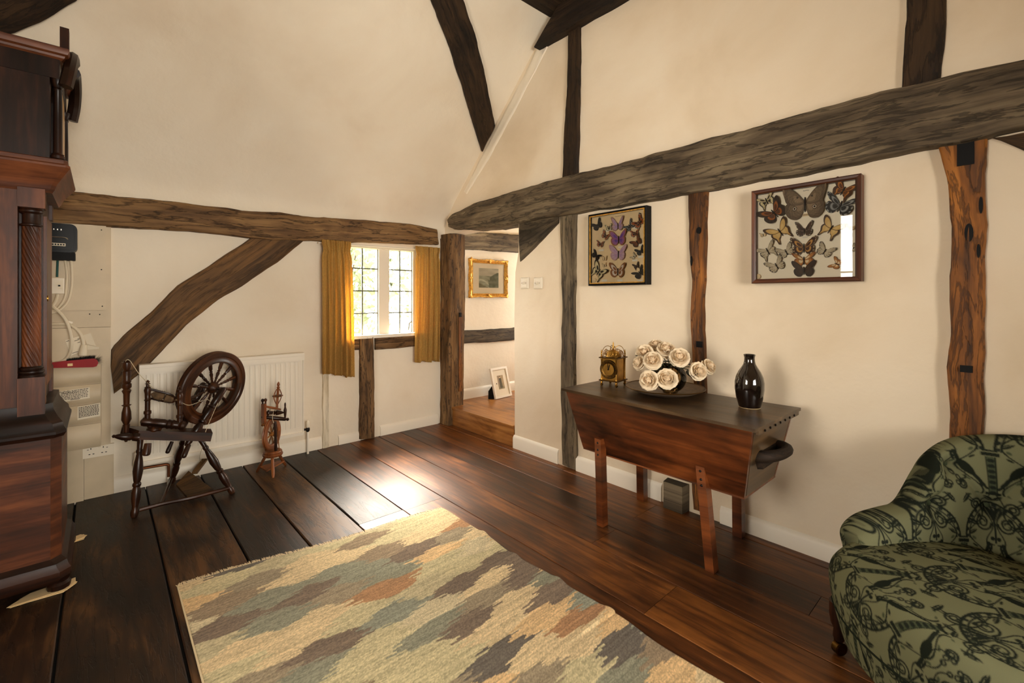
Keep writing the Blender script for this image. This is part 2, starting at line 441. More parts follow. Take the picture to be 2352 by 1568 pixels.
M['floor_red'] = wood('oak_floorboard', (44, 22, 7), (82, 44, 16), (122, 72, 28), .40, 2.0, 36, .2, .003, spec=.42, blotch=.5, vary=.4, sp=.12)
M['subfloor'] = plain('dark_gap', (12, 8, 5), .9)
M['step_wood'] = wood('step_oak', (84, 48, 18), (140, 88, 40), (176, 122, 64), .36, 1.1, 26, .15, .003, spec=.5, vary=.4)
M['mahogany'] = wood('mahogany', (36, 16, 6), (74, 36, 15), (116, 64, 32), .44, 1.6, 26, .08, .002, spec=.3, coat=.06, vary=.1)
M['mahogany_dark'] = wood('dark_mahogany', (15, 7, 3), (32, 15, 7), (56, 28, 13), .4, 1.6, 30, .06, .002, spec=.22, coat=.05, vary=.1)
M['turned'] = wood('dark_turned_wood', (18, 8, 3), (42, 20, 8), (78, 42, 18), .34, 2, 40, .08, .002, coat=.06, spec=.3, vary=.2)
M['fruitwood'] = wood('red_brown_fruitwood', (74, 36, 14), (122, 66, 28), (164, 98, 48), .4, 3, 60, .08, .002, vary=.3)
M['elm'] = wood('dark_elm', (34, 15, 6), (84, 40, 15), (126, 66, 27), .34, 1.6, 22, .12, .003, coat=.2, blotch=.55, vary=.1)
M['elm_top'] = wood('worn_elm_top', (38, 25, 13), (70, 50, 28), (102, 76, 46), .36, 1.4, 22, .12, .003, blotch=.5, vary=.1)
M['black'] = plain('black', (10, 8, 7), .6, spec=.2)
M['iron'] = plain('dark_iron', (30, 24, 20), .45, metal=.6)
M['brass'] = plain('brass', (176, 134, 64), .32, metal=1, noise_amt=.12, nscale=30)
M['brass_dark'] = plain('dark_brass', (96, 68, 30), .35, metal=1)
M['copper'] = plain('copper_pipe', (120, 70, 40), .4, metal=.8)
M['chrome'] = plain('chrome', (190, 184, 174), .25, metal=1)
M['glaze'] = plain('black_glaze', (16, 8, 6), .09, coat=1, spec=.7)
M['gilt'] = plain('gilt', (206, 156, 72), .38, metal=.75, noise_amt=.16, nscale=60)
M['paper'] = plain('paper', (226, 214, 190), .8)
M['paper_tan'] = plain('tan_backing_paper', (228, 198, 148), .85, noise_amt=.06, nscale=5)
M['mount'] = plain('mount_board', (246, 232, 202), .8)
M['ink'] = plain('ink', (58, 46, 34), .8)
M['plastic'] = plain('white_plastic', (226, 214, 192), .4)
M['cable'] = plain('white_cable', (214, 200, 174), .5)
M['teal'] = plain('teal_cable', (22, 74, 70), .5)
M['red'] = plain('red_plastic', (140, 6, 10), .45, spec=.2)
M['bristle'] = plain('black_bristle', (14, 11, 10), .8)
M['meter'] = plain('meter_black', (10, 9, 8), .35, spec=.15)
M['string'] = plain('string', (206, 190, 158), .9)
M['wool'] = plain('grey_wool', (96, 74, 50), .95, noise_amt=.2, nscale=90)
M['glass'] = thin_glass('clear_pane')
M['picture_glass'] = thin_glass('low_reflection_pane', ior=1.12)
M['lead'] = plain('lead_came', (96, 98, 88), .6, metal=.3)
M['curtain'] = translucent('mustard_curtain', (232, 190, 108), .5, weave=95)
M['rug'] = vcol('woven_rug', .95, .05, .6, (260, 700), sheen=.1, thread=.22)
M['fringe'] = plain('rug_fringe', (204, 184, 148), .95)
M['fabric'] = vcol('printed_fabric', .95, .04, .2, (900, 900), sheen=0, thread=.1)
M['wings'] = vcol('butterfly_wing', .6, .2)
M['petal'] = translucent('rose_petal', (238, 220, 190), .25, .7)
M['petal2'] = translucent('rose_petal_heart', (240, 218, 184), .3, .7)
M['leaf'] = plain('rose_leaf', (34, 38, 20), .45)
M['stem'] = plain('rose_stem', (66, 70, 34), .6)
# ---------------------------------------------------------------- the room: x 2.37 is the timbered right wall, y 3.59 the window wall
XR, YB, XL, YF = 2.37, 3.59, -1.60, -1.70
def bx(mb, x0, x1, y0, y1, z0, z1, ax=0, mat=0):
    mb.box(((x0 + x1) / 2, (y0 + y1) / 2, (z0 + z1) / 2), (x1 - x0, y1 - y0, z1 - z0), ax, None, mat)

# floor with separate boards
fb = MB(); bx(fb, XL - .2, XR + .02, YF - .2, YB + .05, -.06, -.022)
floor = struct('floor', fb, M['subfloor'], label='dark wide-board oak floor')
strips = [(-1.60, -1.22), (-1.22, -.84), (-.84, -.46), (-.46, -.11), (-.11, .199), (.199, .481), (.481, .724), (.724, .972), (.972, 1.222), (1.222, 1.472), (1.472, 1.717), (1.717, 1.912), (1.912, 2.07), (2.07, 2.302), (2.302, 2.37)]
butts = {8: [2.25, .1], 9: [2.235, -.2], 10: [.92, 2.9 - 4], 11: [1.35], 12: [.515], 13: [1.357], 14: [2.05, 1.2], 3: [.4], 5: [.2], 6: [-.3]}
for k, (x0, x1) in enumerate(strips):
    ys = sorted([YF] + butts.get(k, []) + [YB - .004])
    for a, b in zip(ys[:-1], ys[1:]):
        old = k < 8 or (k == 8 and a > 2)
        g = .0032 if old else .0016
        mb = MB(); n = 14
        yy = np.linspace(a + (g * .6 if a > YF else 0), b - (g * .6 if b < YB - .1 else 0), n)
        wob = (lambda s: vnoise(np.c_[yy * 2.2, 0 * yy, 0 * yy], s) * (.004 if old else .0008))
        xa = x0 + g + wob(k * 3.1); xb = x1 - g + wob(k * 3.1 + 40)
        sag = vnoise(np.c_[yy * 1.5, 0 * yy, 0 * yy], k * 7.7) * (.0022 if old else .0008)
        P = np.zeros((n, 7, 3)); r = .004 if old else .002
        for j, (q, dz) in enumerate(((0, -.02), (0, -r), (r, 0), (.5, .0006 if old else 0), (-r, 0), (1, -r), (1, -.02))):
            P[:, j, 0] = xa + (xb - xa) * q if q in (0, .5, 1) else (xa + r if q > 0 else xb - r)
            P[:, j, 1] = yy; P[:, j, 2] = dz - .001 + (sag if j not in (0, 6) else 0)
        mb.grid(P, flip=True); mb.poly(P[0]); mb.poly(P[-1][::-1])
        part('floorboard', mb, M['floor_old'] if old else M['floor_red'], floor, smooth=15)

# window wall (back), with the casement opening
WX0, WX1, WZ0, WZ1 = 1.43, 2.20, .845, 1.60
w = MB()
bx(w, XL - .2, WX0, YB, YB + .22, -.1, 1.95); bx(w, WX1, 2.52, YB, YB + .22, -.1, 1.95)
bx(w, WX0, WX1, YB, YB + .22, -.1, WZ0); bx(w, WX0, WX1, YB, YB + .22, WZ1, 1.95)
struct('wall_back', w, M['plaster'], label='white plastered window wall under the sloping ceiling')

# right wall: below and above the long beam; the doorway lies between y 2.61 and the corner post
w = MB()
w.extrude([(XR, YF - .2, -.1), (XR, 2.605, -.1), (XR, 2.612, 1.0), (XR, 2.60, 1.35), (XR, 2.565, 1.50), (XR, 2.56, 1.78), (XR, YF - .2, 1.78)], (.14, 0, 0))
RID_Y = .90
zr = lambda y: 1.89 + .94 * (3.55 - y)
w.extrude([(XR, YF - .2, 1.74), (XR, 3.62, 1.74), (XR, 3.62, zr(3.62)), (XR, RID_Y, zr(RID_Y) + .05), (XR, YF - .2, zr(3.62))], (.14, 0, 0))
struct('wall_right', w, M['plaster_warm'], label='cream plastered gable wall between old timbers')

# other walls, behind or beside the camera
w = MB(); bx(w, XL, -.42, 2.2, YB - .002, -.02, 3.2)
struct('wall_left', w, M['plaster'])
def wall_x(name, x, th, y0, y1, z1, holes, mat):
    w = MB(); (a, b, c, d) = holes
    bx(w, x, x + th, y0, a, -.1, z1); bx(w, x, x + th, b, y1, -.1, z1); bx(w, x, x + th, a, b, -.1, c); bx(w, x, x + th, a, b, d, z1)
    return struct(name, w, mat)
w = MB(); x_ = XL - .18
for (y0, y1, z0, z1) in ((YF - .2, .55, -.1, 4.6), (1.15, 1.22, -.1, 4.6), (1.44, YB, -.1, 4.6), (.55, 1.15, -.1, .75), (.55, 1.15, 1.85, 4.6), (1.22, 1.44, -.1, .75), (1.22, 1.44, 2.15, 4.6)): bx(w, x_, XL, y0, y1, z0, z1)
struct('wall_side', w, M['plaster'])
w = MB(); (a, b, c, d) = (-.35, 1.15, .72, 1.86)
for (x0, x1, z0, z1) in ((XL - .2, a, -.1, 2.0), (b, 2.52, -.1, 2.0), (a, b, -.1, c), (a, b, d, 2.0)): bx(w, x0, x1, YF - .18, YF, z0, z1)
struct('wall_front', w, M['plaster'])

# sloping ceiling (plaster on the rafters), both sides of the ridge
w = MB()
xs = np.linspace(XL - .2, XR + .10, 62)
prof = [(3.572, 1.70), (3.568, 1.78), (3.558, 1.83), (3.535, 1.875), (3.50, 1.92), (3.46, 1.965), (3.41, zr(3.41))] + [(y, zr(y)) for y in np.linspace(3.34, RID_Y, 40)]   # plaster rounds over the wall plate
prof = np.array(prof); P = np.zeros((len(prof), 62, 3)); P[:, :, 0] = xs; P[:, :, 1] = prof[:, 0][:, None]; P[:, :, 2] = prof[:, 1][:, None]
nz = vnoise(P.reshape(-1, 3) * np.array([.9, 1.3, 1.3]), 3.0).reshape(P.shape[:2]) * .018
edge = np.clip((XR - .35 - P[:, :, 0]) / .5, 0, 1) * np.clip((3.55 - P[:, :, 1]) / .25, 0, 1)
P[:, :, 2] -= nz * edge; P[:, :, 1] -= nz * edge
w.grid(P)
P2 = np.array([[(x, RID_Y, zr(RID_Y)) for x in (XL - .2, XR + .1)], [(x, YF - .22, zr(3.62) - .02) for x in (XL - .2, XR + .1)]]); w.grid(P2)
struct('ceiling', w, M['plaster'], label='white plaster sloping ceiling', smooth=60)
# plastered-over rafter along the gable
ea = np.array([pB(1268, 35, 2.365), pB(1218, 140, 2.365), pB(1160, 255, 2.365), pB(1108, 352, 2.365), pB(1065, 440, 2.365)])
eb = np.array([pB(1286, 52, 2.365), pB(1232, 158, 2.365), pB(1174, 270, 2.365), pB(1122, 366, 2.365), pB(1072, 446, 2.365)])
struct('trim_1', timber(ea, eb, (-1, 0, 0), .05, rough=.006, k=5), M['plaster'], smooth=75, label='plastered rafter running up the gable')

# landing beyond the doorway, one step up
LZ = .165
w = MB(); bx(w, 2.53, 4.3, 1.7, 3.66, -.05, LZ - .022); bx(w, 2.396, 2.53, 2.62, 3.66, -.05, LZ - .0225); landing = struct('floor_landing', w, M['subfloor'], label='polished wooden landing one step up')
for k, (a, b) in enumerate(((2.362, 2.60), (2.60, 2.86), (2.86, 3.1), (3.1, 3.4), (3.4, 3.75), (3.75, 4.2))):
    mb = MB(); bx(mb, a + .001, b - .001, 2.625 if b < 2.65 else 1.75, 3.64, LZ - .022, LZ, 1); part('floorboard', mb, M['step_wood'], landing, bevel=.004, smooth=False)
mb = MB(); bx(mb, 2.372, 2.395, 2.62, 3.56, 0.0, LZ - .0225, 1); part('riser', mb, M['step_wood'], landing, smooth=False)
w = MB(); bx(w, 2.521, 4.4, 3.64, 3.84, -.1, 2.3); struct('wall_landing', w, M['plaster'])
wall_x('wall_landing_end', 4.2, .18, 1.6, 3.7, 2.3, (2.75, 3.35, .75, 1.65), M['plaster'])
w = MB(); bx(w, 2.51, 4.4, 1.55, 1.75, 0, 2.3); struct('wall_landing_side', w, M['plaster'])
w = MB(); bx(w, 2.51, 4.4, 1.55, 3.84, 2.15, 2.3); struct('ceiling_landing', w, M['plaster'])

# skirting boards
def skirting(name, p, q, h, N, lab):
    """p, q: ends at the floor on the wall face, N points into the room"""
    p = np.array(p, float); q = np.array(q, float); N = np.array(N, float)
    prof = [(0, 0), (.016, 0), (.016, h - .022), (.012, h - .014), (.006, h - .004), (0.0, h)]
    P = np.array([[e + N * a + np.array([0, 0, z]) for (a, z) in prof] for e in (p, q)])
    w = MB(); w.grid(P); w.poly(P[0]); w.poly(P[1][::-1])
    return struct(name, w, M['white'], smooth=30, label=lab)
skirting('baseboard_back', (.055, YB, 0), (1.255, YB, 0), .092, (0, -1, 0), 'white skirting board under the radiator')
skirting('baseboard_back', (1.385, YB, 0), (1.56, YB, 0), .075, (0, -1, 0), 'short white skirting board left of the window stud')
skirting('baseboard_back', (1.735, YB, 0), (2.30, YB, 0), .085, (0, -1, 0), 'white skirting board under the window')
skirting('baseboard_right', (XR, 2.15, 0), (XR, 2.612, 0), .10, (-1, 0, 0), 'white skirting board below the light switches')
skirting('baseboard_right', (XR, 1.36, 0), (XR, 1.985, 0), .10, (-1, 0, 0), 'white skirting board behind the dough bin')
skirting('baseboard_right', (XR, .19, 0), (XR, 1.03, 0), .085, (-1, 0, 0), 'white skirting board behind the armchair')
skirting('baseboard_landing', (2.53, 3.64, LZ), (4.1, 3.64, LZ), .10, (0, -1, 0), 'white skirting board on the landing')

# ---------------------------------------------------------------- windows
def bar(mb, x0, x1, y0, y1, z0, z1): bx(mb, x0, x1, y0, y1, z0, z1, 0 if x1 - x0 > z1 - z0 else 2)
win = thing('window_1', 'white casement window with leaded panes looking on the garden', None, (1.8, 3.66, WZ0), kind='structure')
YW = 3.63
def wx(px): return pA(px, 660, YW)[0]
zz = [pA(850, y, YW)[2] for y in (768, 719, 668, 617, 570)]
zt = zz[4]; zb = zz[0]
mb = MB(); bar(mb, WX0, WX1, YB + .005, YB + .11, WZ1 - .035, WZ1); bar(mb, WX0, WX1, YB + .025, YB + .10, zt, WZ1 - .036); part('head', mb, M['white'], win, bevel=.003, smooth=False)
mb = MB(); bar(mb, WX0, WX1, YB - .035, YB + .20, WZ0 - .022, WZ0 + .004); part('sill', mb, M['white'], win, bevel=.004, smooth=False)
mb = MB(); bar(mb, wx(869), wx(893), YB + .03, YB + .10, WZ0 + .005, zt + .002); part('mullion', mb, M['white'], win, bevel=.004, smooth=False)
for (x0, x1) in ((WX0, wx(796)), (wx(947), WX1)):
    mb = MB(); bar(mb, x0, x1, YB + .03, YB + .10, WZ0 + .005, zt); part('jamb', mb, M['white'], win, bevel=.003, smooth=False)
mb = MB(); bar(mb, wx(796), wx(869), YB + .035, YB + .09, WZ0 + .004, zb); part('bottom_rail', mb, M['white'], win, bevel=.003, smooth=False)
mb = MB(); bar(mb, wx(893), wx(947), YB + .035, YB + .09, WZ0 + .004, zb); part('bottom_rail', mb, M['white'], win, bevel=.003, smooth=False)
pane0 = None
for (c0, c1, c2) in ((796, 833, 869), (893, 919, 947)):
    X = [wx(c0), wx(c1), wx(c2)]
    for i in range(2):
        for j in range(4):
            mb = MB(); mb.poly([(X[i], YW + .012, zz[j]), (X[i + 1], YW + .012, zz[j]), (X[i + 1], YW + .012, zz[j + 1]), (X[i], YW + .012, zz[j + 1])]); part('pane', mb, M['glass'], win, smooth=False)
    for z in zz[1:4]:
        mb = MB(); bar(mb, X[0], X[2], YW + .006, YW + .016, z - .005, z + .005); part('lead_came', mb, M['lead'], win, smooth=False)
    for i, x in enumerate(X):
        h = .005 if i == 1 else .006
        mb = MB(); bar(mb, x - h, x + h, YW + .005, YW + .017, zb, zt); part('lead_came', mb, M['lead'], win, smooth=False)
mb = MB(); mb.tube([pA(897, 655, YW - .01), pA(897, 648, YW - .02), pA(900, 650, YW - .025), pA(899, 660, YW - .02)], .004, 6); part('catch', mb, M['iron'], win)
mb = MB(); mb.tube([pA(938, 758, YW - .01), pA(940, 742, YW - .015), pA(945, 738, YW - .02)], .006, 6); part('stay', mb, M['lead'], win)

def plain_window(name, o, u, wdt, h, nx, ny):
    """frame, glazing bars and panes of a window the camera does not face; o = lower corner, u = along the wall"""
    o = np.array(o, float); u = np.array(u, float); nrm = np.array([-u[1], u[0], 0]); z = np.array([0, 0, 1.0])
    R = np.stack([u, nrm, z], 1)
    t = thing(name, None, None, tuple(o), kind='structure')
    def b(part_name, a0, a1, c0, c1, th=.05):
        mb = MB(); mb.box(o + u * (a0 + a1) / 2 + z * (c0 + c1) / 2, (a1 - a0, th, c1 - c0), 0, R); part(part_name, mb, M['white'], t, smooth=False)
    b('jamb', 0, .05, 0, h); b('jamb', wdt - .05, wdt, 0, h); b('rail', .05, wdt - .05, 0, .05); b('rail', .05, wdt - .05, h - .05, h)
    gx = np.linspace(.05, wdt - .05, nx + 1); gz = np.linspace(.05, h - .05, ny + 1)
    for x in gx[1:-1]: b('glazing_bar', x - .012, x + .012, .05, h - .05, .03)
    for k in gz[1:-1]: b('glazing_bar', .05, wdt - .05, k - .009, k + .009, .028)
    for i in range(nx):
        for j in range(ny):
            mb = MB(); mb.poly([o + u * gx[i] + z * gz[j], o + u * gx[i + 1] + z * gz[j], o + u * gx[i + 1] + z * gz[j + 1], o + u * gx[i] + z * gz[j + 1]]); part('pane', mb, M['glass'], t, smooth=False)
plain_window('window_2', (-.35, YF - .10, .72), (1, 0, 0), 1.50, 1.14, 4, 3)
plain_window('window_5', (XL - .10, 1.15, .75), (0, -1, 0), .60, 1.10, 2, 3)
plain_window('window_3', (XL - .10, 1.44, .75), (0, -1, 0), .22, 1.40, 1, 2)
plain_window('window_4', (4.30, 3.35, .75), (0, -1, 0), .60, .90, 2, 2)

# ---------------------------------------------------------------- garden outside the window
w = MB(); bx(w, -12, 16, 3.9, 30, -.6, -.3); struct('ground_garden', w, plain('grass', (60, 66, 38), .9, noise_amt=.2, nscale=3))
def bush(x, y, r, h, seed, label, cols):
    rs = np.random.RandomState(seed); t = thing('garden_bush', label, 'bush', (x, y, -.3), group=None)
    mb = MB()
    for k in range(7):
        a = rs.rand() * 6.28; p = np.array([x, y, -.3]); q = p + np.array([math.cos(a) * r * .7, math.sin(a) * r * .5, h * (.6 + .4 * rs.rand())])
        m = (p + q) / 2 + rs.randn(3) * .1; mb.tube(spline([p, m, q], 10), np.linspace(.025, .006, 11), 5)
    part('stems', mb, plain('bark', (58, 50, 38), .9), t)
    n = 5000; P = rs.randn(n, 3); P /= np.linalg.norm(P, axis=1)[:, None]; P *= (rs.rand(n, 1) ** .45)
    c = np.array([x, y, -.3 + h * .55]) + P * np.array([r, r * .7, h * .5])
    d1 = rs.randn(n, 3); d1 /= np.linalg.norm(d1, axis=1)[:, None]; d2 = np.cross(d1, rs.randn(n, 3)); d2 /= np.linalg.norm(d2, axis=1)[:, None]
    s = (.05 + .06 * rs.rand(n))[:, None]; V = np.stack([c - d1 * s, c + d2 * s * .45, c + d1 * s, c - d2 * s * .45], 1)
    mb = MB(); b = mb._add(V); q = np.arange(n * 4).reshape(n, 4) + b; mb.Q.append(q); mb.U.append(np.zeros((n, 4, 2))); mb.M.append(rs.randint(0, 2, n))
    o = part('foliage', mb, cols, t, smooth=False); o['kind'] = 'stuff'
lf = [translucent('pale_leaf', (124, 130, 104), .4), translucent('green_leaf', (92, 100, 74), .4)]
bush(2.2, 7.4, 1.7, 3.6, 1, 'pale leafy garden bush seen through the left window light', lf)
bush(5.75, 7.6, 1.6, 3.4, 2, 'pale leafy garden bush seen through the right window light', lf)
bush(4.6, 12.0, 3.0, 5.2, 3, 'tall garden bush far behind the other bushes', lf)
# ---------------------------------------------------------------- old timbers
def TA(name, ea, eb, pr, mat, label, depth=None, **k):
    Y = YB - pr
    f = lambda p: pA(p[0], p[1], Y) if len(p) == 2 else np.array([p[0], Y, p[1]])
    return solo(name, timber([f(p) for p in ea], [f(p) for p in eb], (0, -1, 0), (depth or pr + .03), **k), M[mat], label, 'beam')
def TB(name, ea, eb, pr, mat, label, depth=None, X0=XR, **k):
    X = X0 - pr
    f = lambda p: pB(p[0], p[1], X) if len(p) == 2 else np.array([X, p[0], p[1]])
    return solo(name, timber([f(p) for p in ea], [f(p) for p in eb], (-1, 0, 0), (depth or pr + .03), **k), M[mat], label, 'beam')
W = lambda x, z: (x, z, 0)
TA('wall_plate_beam', [W(-.415, 1.73), (170, 440), (300, 452), (440, 467), (560, 482), (650, 488), (720, 497), (850, 505), (940, 514), (1004, 526)],
   [W(-.415, 1.56), (250, 520), (425, 530), (580, 546), (700, 553), (850, 557), (1008, 562)], .05, 'oak_brown', 'long brown oak beam along the top of the window wall', n=90, seed=2.0, rough=.007)
TA('curved_brace', [(585, 540), (560, 558), (480, 610), (410, 655), (350, 715), (290, 765), (255, 800), (254, 840)],
   [(706, 546), (640, 600), (560, 655), (500, 690), (430, 745), (375, 805), (320, 860), (262, 905)], .025, 'oak_brace', 'broad curved oak brace rising to the beam left of the window', n=60, seed=4.0, rough=.006)
TA('window_rail', [(806, 776), (816, 776), (825, 775.6)], [(806, 804), (816, 804), (825, 803.6)], .028, 'oak_brown', 'stub of oak rail under the sill, left of the window stud', seed=6.0, rough=.002)
TA('window_rail', [(863, 775), (910, 772), (958, 768)], [(863, 803.4), (910, 800), (958, 795)], .028, 'oak_brown', 'oak rail under the sill, right of the window stud', seed=6.5, rough=.002)
TA('window_stud', [(828, 776), (829, 880), (827, 1009)], [(859, 774), (861, 880), (862, 1006)], .034, 'oak_brown', 'upright oak stud below the window', seed=7.0)
TA('limewashed_stud', [(741, 560), (741, 865), (742, 1030)], [(757, 560), (756, 865), (757, 1026)], .012, 'oak_pale', 'narrow whitewashed stud beside the left curtain', seed=8.0)
# corner post, a square timber standing proud of both walls
mb = timber([(2.325, 3.455, 0), (2.33, 3.44, .6), (2.335, 3.43, 1.2), (2.33, 3.43, 1.735)], [(2.325, 3.585, 0), (2.325, 3.585, 1.735)], (-1, 0, 0), .165, n=50, seed=9.0, rough=.009)
post = solo('corner_post', mb, M['oak_brown'], 'weathered oak corner post between the window and the doorway', 'beam')
mb = MB(); bx(mb, 2.425, 2.462, 3.424, 3.432, .30, .98, 2); part('inset_strip', mb, M['oak_orange'], post, smooth=False)
mb = MB(); bx(mb, 2.43, 2.455, 3.423, 3.433, .98, 1.02); part('peg_hole', mb, M['black'], post, smooth=False)
# long horizontal beam on the right wall
TB('tie_beam', [(1027, 503), (1035, 492), (1090, 466), (1180, 437), (1300, 404), (1400, 381), (1500, 352), (1600, 323), (1700, 299), (1850, 256), (2000, 214), (2180, 170), (2352, 138), W(-.6, 2.0), W(-1.7, 2.0)],
   [(1030, 522), (1042, 528), (1120, 522), (1200, 508), (1320, 488), (1500, 459), (1620, 436), (1900, 386), (2160, 334), (2352, 292), W(-.6, 1.73), W(-1.7, 1.73)], .06, 'oak_grey', 'massive grey oak beam running across the right wall', depth=.2, n=130, seed=11.0, rough=.009, k=9)
TB('door_stud', [(1284, 488), (1290, 700), (1286, 880), (1290, 1066)], [(1323, 484), (1320, 700), (1320, 880), (1325, 1081)], .016, 'oak_grey', 'grey oak stud between the light switches and the dough bin', seed=12.0, rough=.007)
TB('knee_brace', [(1191, 508), (1240, 500), (1284, 492)], [(1194, 602), (1236, 562), (1283, 512)], .008, 'oak_grey', 'short grey curved brace above the light switches', seed=13.0)
s2 = TB('wall_stud', [(1579, 440), (1580, 560), (1587, 640), (1585, 760), (1592, 880), (1590, 1000), (1588, 1110), (1592, 1168)], [(1624, 432), (1621, 560), (1616, 700), (1620, 880), (1622, 1000), (1620, 1180)], .02, 'oak_orange', 'orange-brown oak stud between the two butterfly cases', seed=14.0, rough=.006)
def hole(parent, a, b, X, nm='peg_hole', depth=.004):
    p = pB(a[0], a[1], X); q = pB(b[0], b[1], X); mb = MB()
    if nm == 'peg_hole':
        c = (p + q) / 2; r = np.abs(q - p) / 2; th = np.arange(14) * 2 * PI / 14
        mb.extrude([c + np.array([0, -r[1] * math.cos(t), r[2] * math.sin(t)]) for t in th], (-depth, 0, 0))
    else: bx(mb, X - depth, X + .001, min(p[1], q[1]), max(p[1], q[1]), min(p[2], q[2]), max(p[2], q[2]))
    part(nm, mb, M['black'], parent, smooth=False)
hole(s2, (1600, 522), (1612, 536), 2.349); hole(s2, (1586, 588), (1591, 610), 2.349); hole(s2, (1600, 783), (1614, 798), 2.349, 'mortise')
s3 = TB('wall_stud', [(2155, 334), (2178, 440), (2185, 520), (2180, 640), (2182, 780), (2176, 850), (2182, 960), (2178, 1060), W(.17, .0)], [(2263, 316), (2265, 600), (2262, 850), (2258, 1000), W(.085, 0.0)], .03, 'oak_orange', 'stout orange-brown oak post with mortise holes above the armchair', n=60, seed=15.0, rough=.006)
hole(s3, (2198, 328), (2238, 376), 2.339, 'mortise'); hole(s3, (2215, 514), (2236, 555), 2.339); hole(s3, (2248, 452), (2258, 490), 2.339); hole(s3, (2243, 560), (2252, 592), 2.339); hole(s3, (2205, 838), (2234, 856), 2.339, 'mortise')
TB('knee_brace', [(2278, 316), (2352, 300), W(-.4, 1.70)], [(2300, 322), (2352, 345), W(-.4, 1.28)], .012, 'oak_brace', 'dark brace under the long beam right of the oak post', seed=16.0)
TB('gable_stud', [(1303, 60), (1301, 200), (1294, 300), (1290, 412)], [(1331, 55), (1329, 250), (1325, 404)], .022, 'oak_dark', 'slender dark stud on the gable above the light switches', seed=17.0, rough=.005)
TB('gable_stud', [W(.30, 2.75), (2082, 0), (2076, 100), (2068, 212)], [W(.185, 2.75), (2173, 0), (2168, 100), (2158, 188)], .022, 'oak_dark', 'broad dark stud on the gable above the long beam', seed=18.0, rough=.005)
TB('collar_beam', [W(2.05, 3.17), W(1.4, 3.17), W(-.4, 3.17)], [W(2.335, 2.945), W(1.8, 2.945), W(-.4, 2.945)], .07, 'oak_dark', 'dark horizontal collar beam high on the gable', seed=19.0, depth=.12)
# roof timbers on the slope
nC = -CN / np.linalg.norm(CN)
f = lambda p: pC(p[0], p[1], .03)
ea = [f(p) for p in ((960, -70), (990, 0), (1035, 112), (1075, 240), (1108, 350))]; eb = [f(p) for p in ((1040, -70), (1066, 0), (1096, 92), (1117, 180), (1138, 288))]
solo('wind_brace', timber(ea, eb, nC, .05, seed=20.0, rough=.006), M['oak_dark'], 'dark curved wind brace on the sloping ceiling beside the gable', 'beam')
nrm_c = CN / np.linalg.norm(CN)
onC = lambda x, y: np.array([x, y, zr(y)]) - nrm_c * .03
ea = [onC(*p) for p in ((-.43, 3.135), (-.305, 3.057), (-.20, 2.985), (-.086, 2.887), (.02, 2.77), (.13, 2.58), (.21, 2.36), (.24, 2.235))]
eb = [onC(*p) for p in ((-.43, 2.83), (-.36, 2.78), (-.28, 2.71), (-.20, 2.62), (-.12, 2.52), (-.04, 2.40), (.02, 2.29), (.03, 2.235))]
solo('wind_brace', timber(ea, eb, nC, .05, seed=21.0, rough=.006), M['oak_dark'], 'dark brace on the sloping ceiling above the longcase clock', 'beam')
mb = MB(); R = rotm('X', math.radians(0)); bx(mb, XL, 2.36, 1.98, 2.225, 3.135, 3.34, 0)
solo('purlin', mb, M['oak_dark'], 'dark purlin meeting the collar beam at the top of the picture', 'beam', bevel=.01)
# timbers of the landing wall
def TL(name, a, b, label, seed):
    f = lambda p: pA(p[0], p[1], 3.615)
    return solo(name, timber([f(p) for p in a], [f(p) for p in b], (0, -1, 0), .05, seed=seed), M['oak_grey'], label, 'beam')
TL('landing_rail', [(1040, 760), (1110, 757), (1240, 749)], [(1040, 790), (1110, 787), (1240, 776)], 'grey oak rail below the gilt picture', 22.0)
TL('landing_beam', [(1040, 531), (1110, 533), (1250, 543)], [(1040, 570), (1110, 575), (1250, 584)], 'grey oak beam above the gilt picture', 23.0)
# block at the foot of the stud under the dough bin
p0 = pF(1538, 1165); mb = MB(); n = 8
for z0 in (0,):
    mb.extrude([(2.30, 1.205, 0), (2.30, 1.315, 0), (2.366, 1.325, 0), (2.366, 1.20, 0)], (0, .0, .145), 0, (0, 0, 1))
solo('timber_block', mb, M['oak_grey'], 'rough oak block on the floor under the dough bin', 'block', bevel=.008)
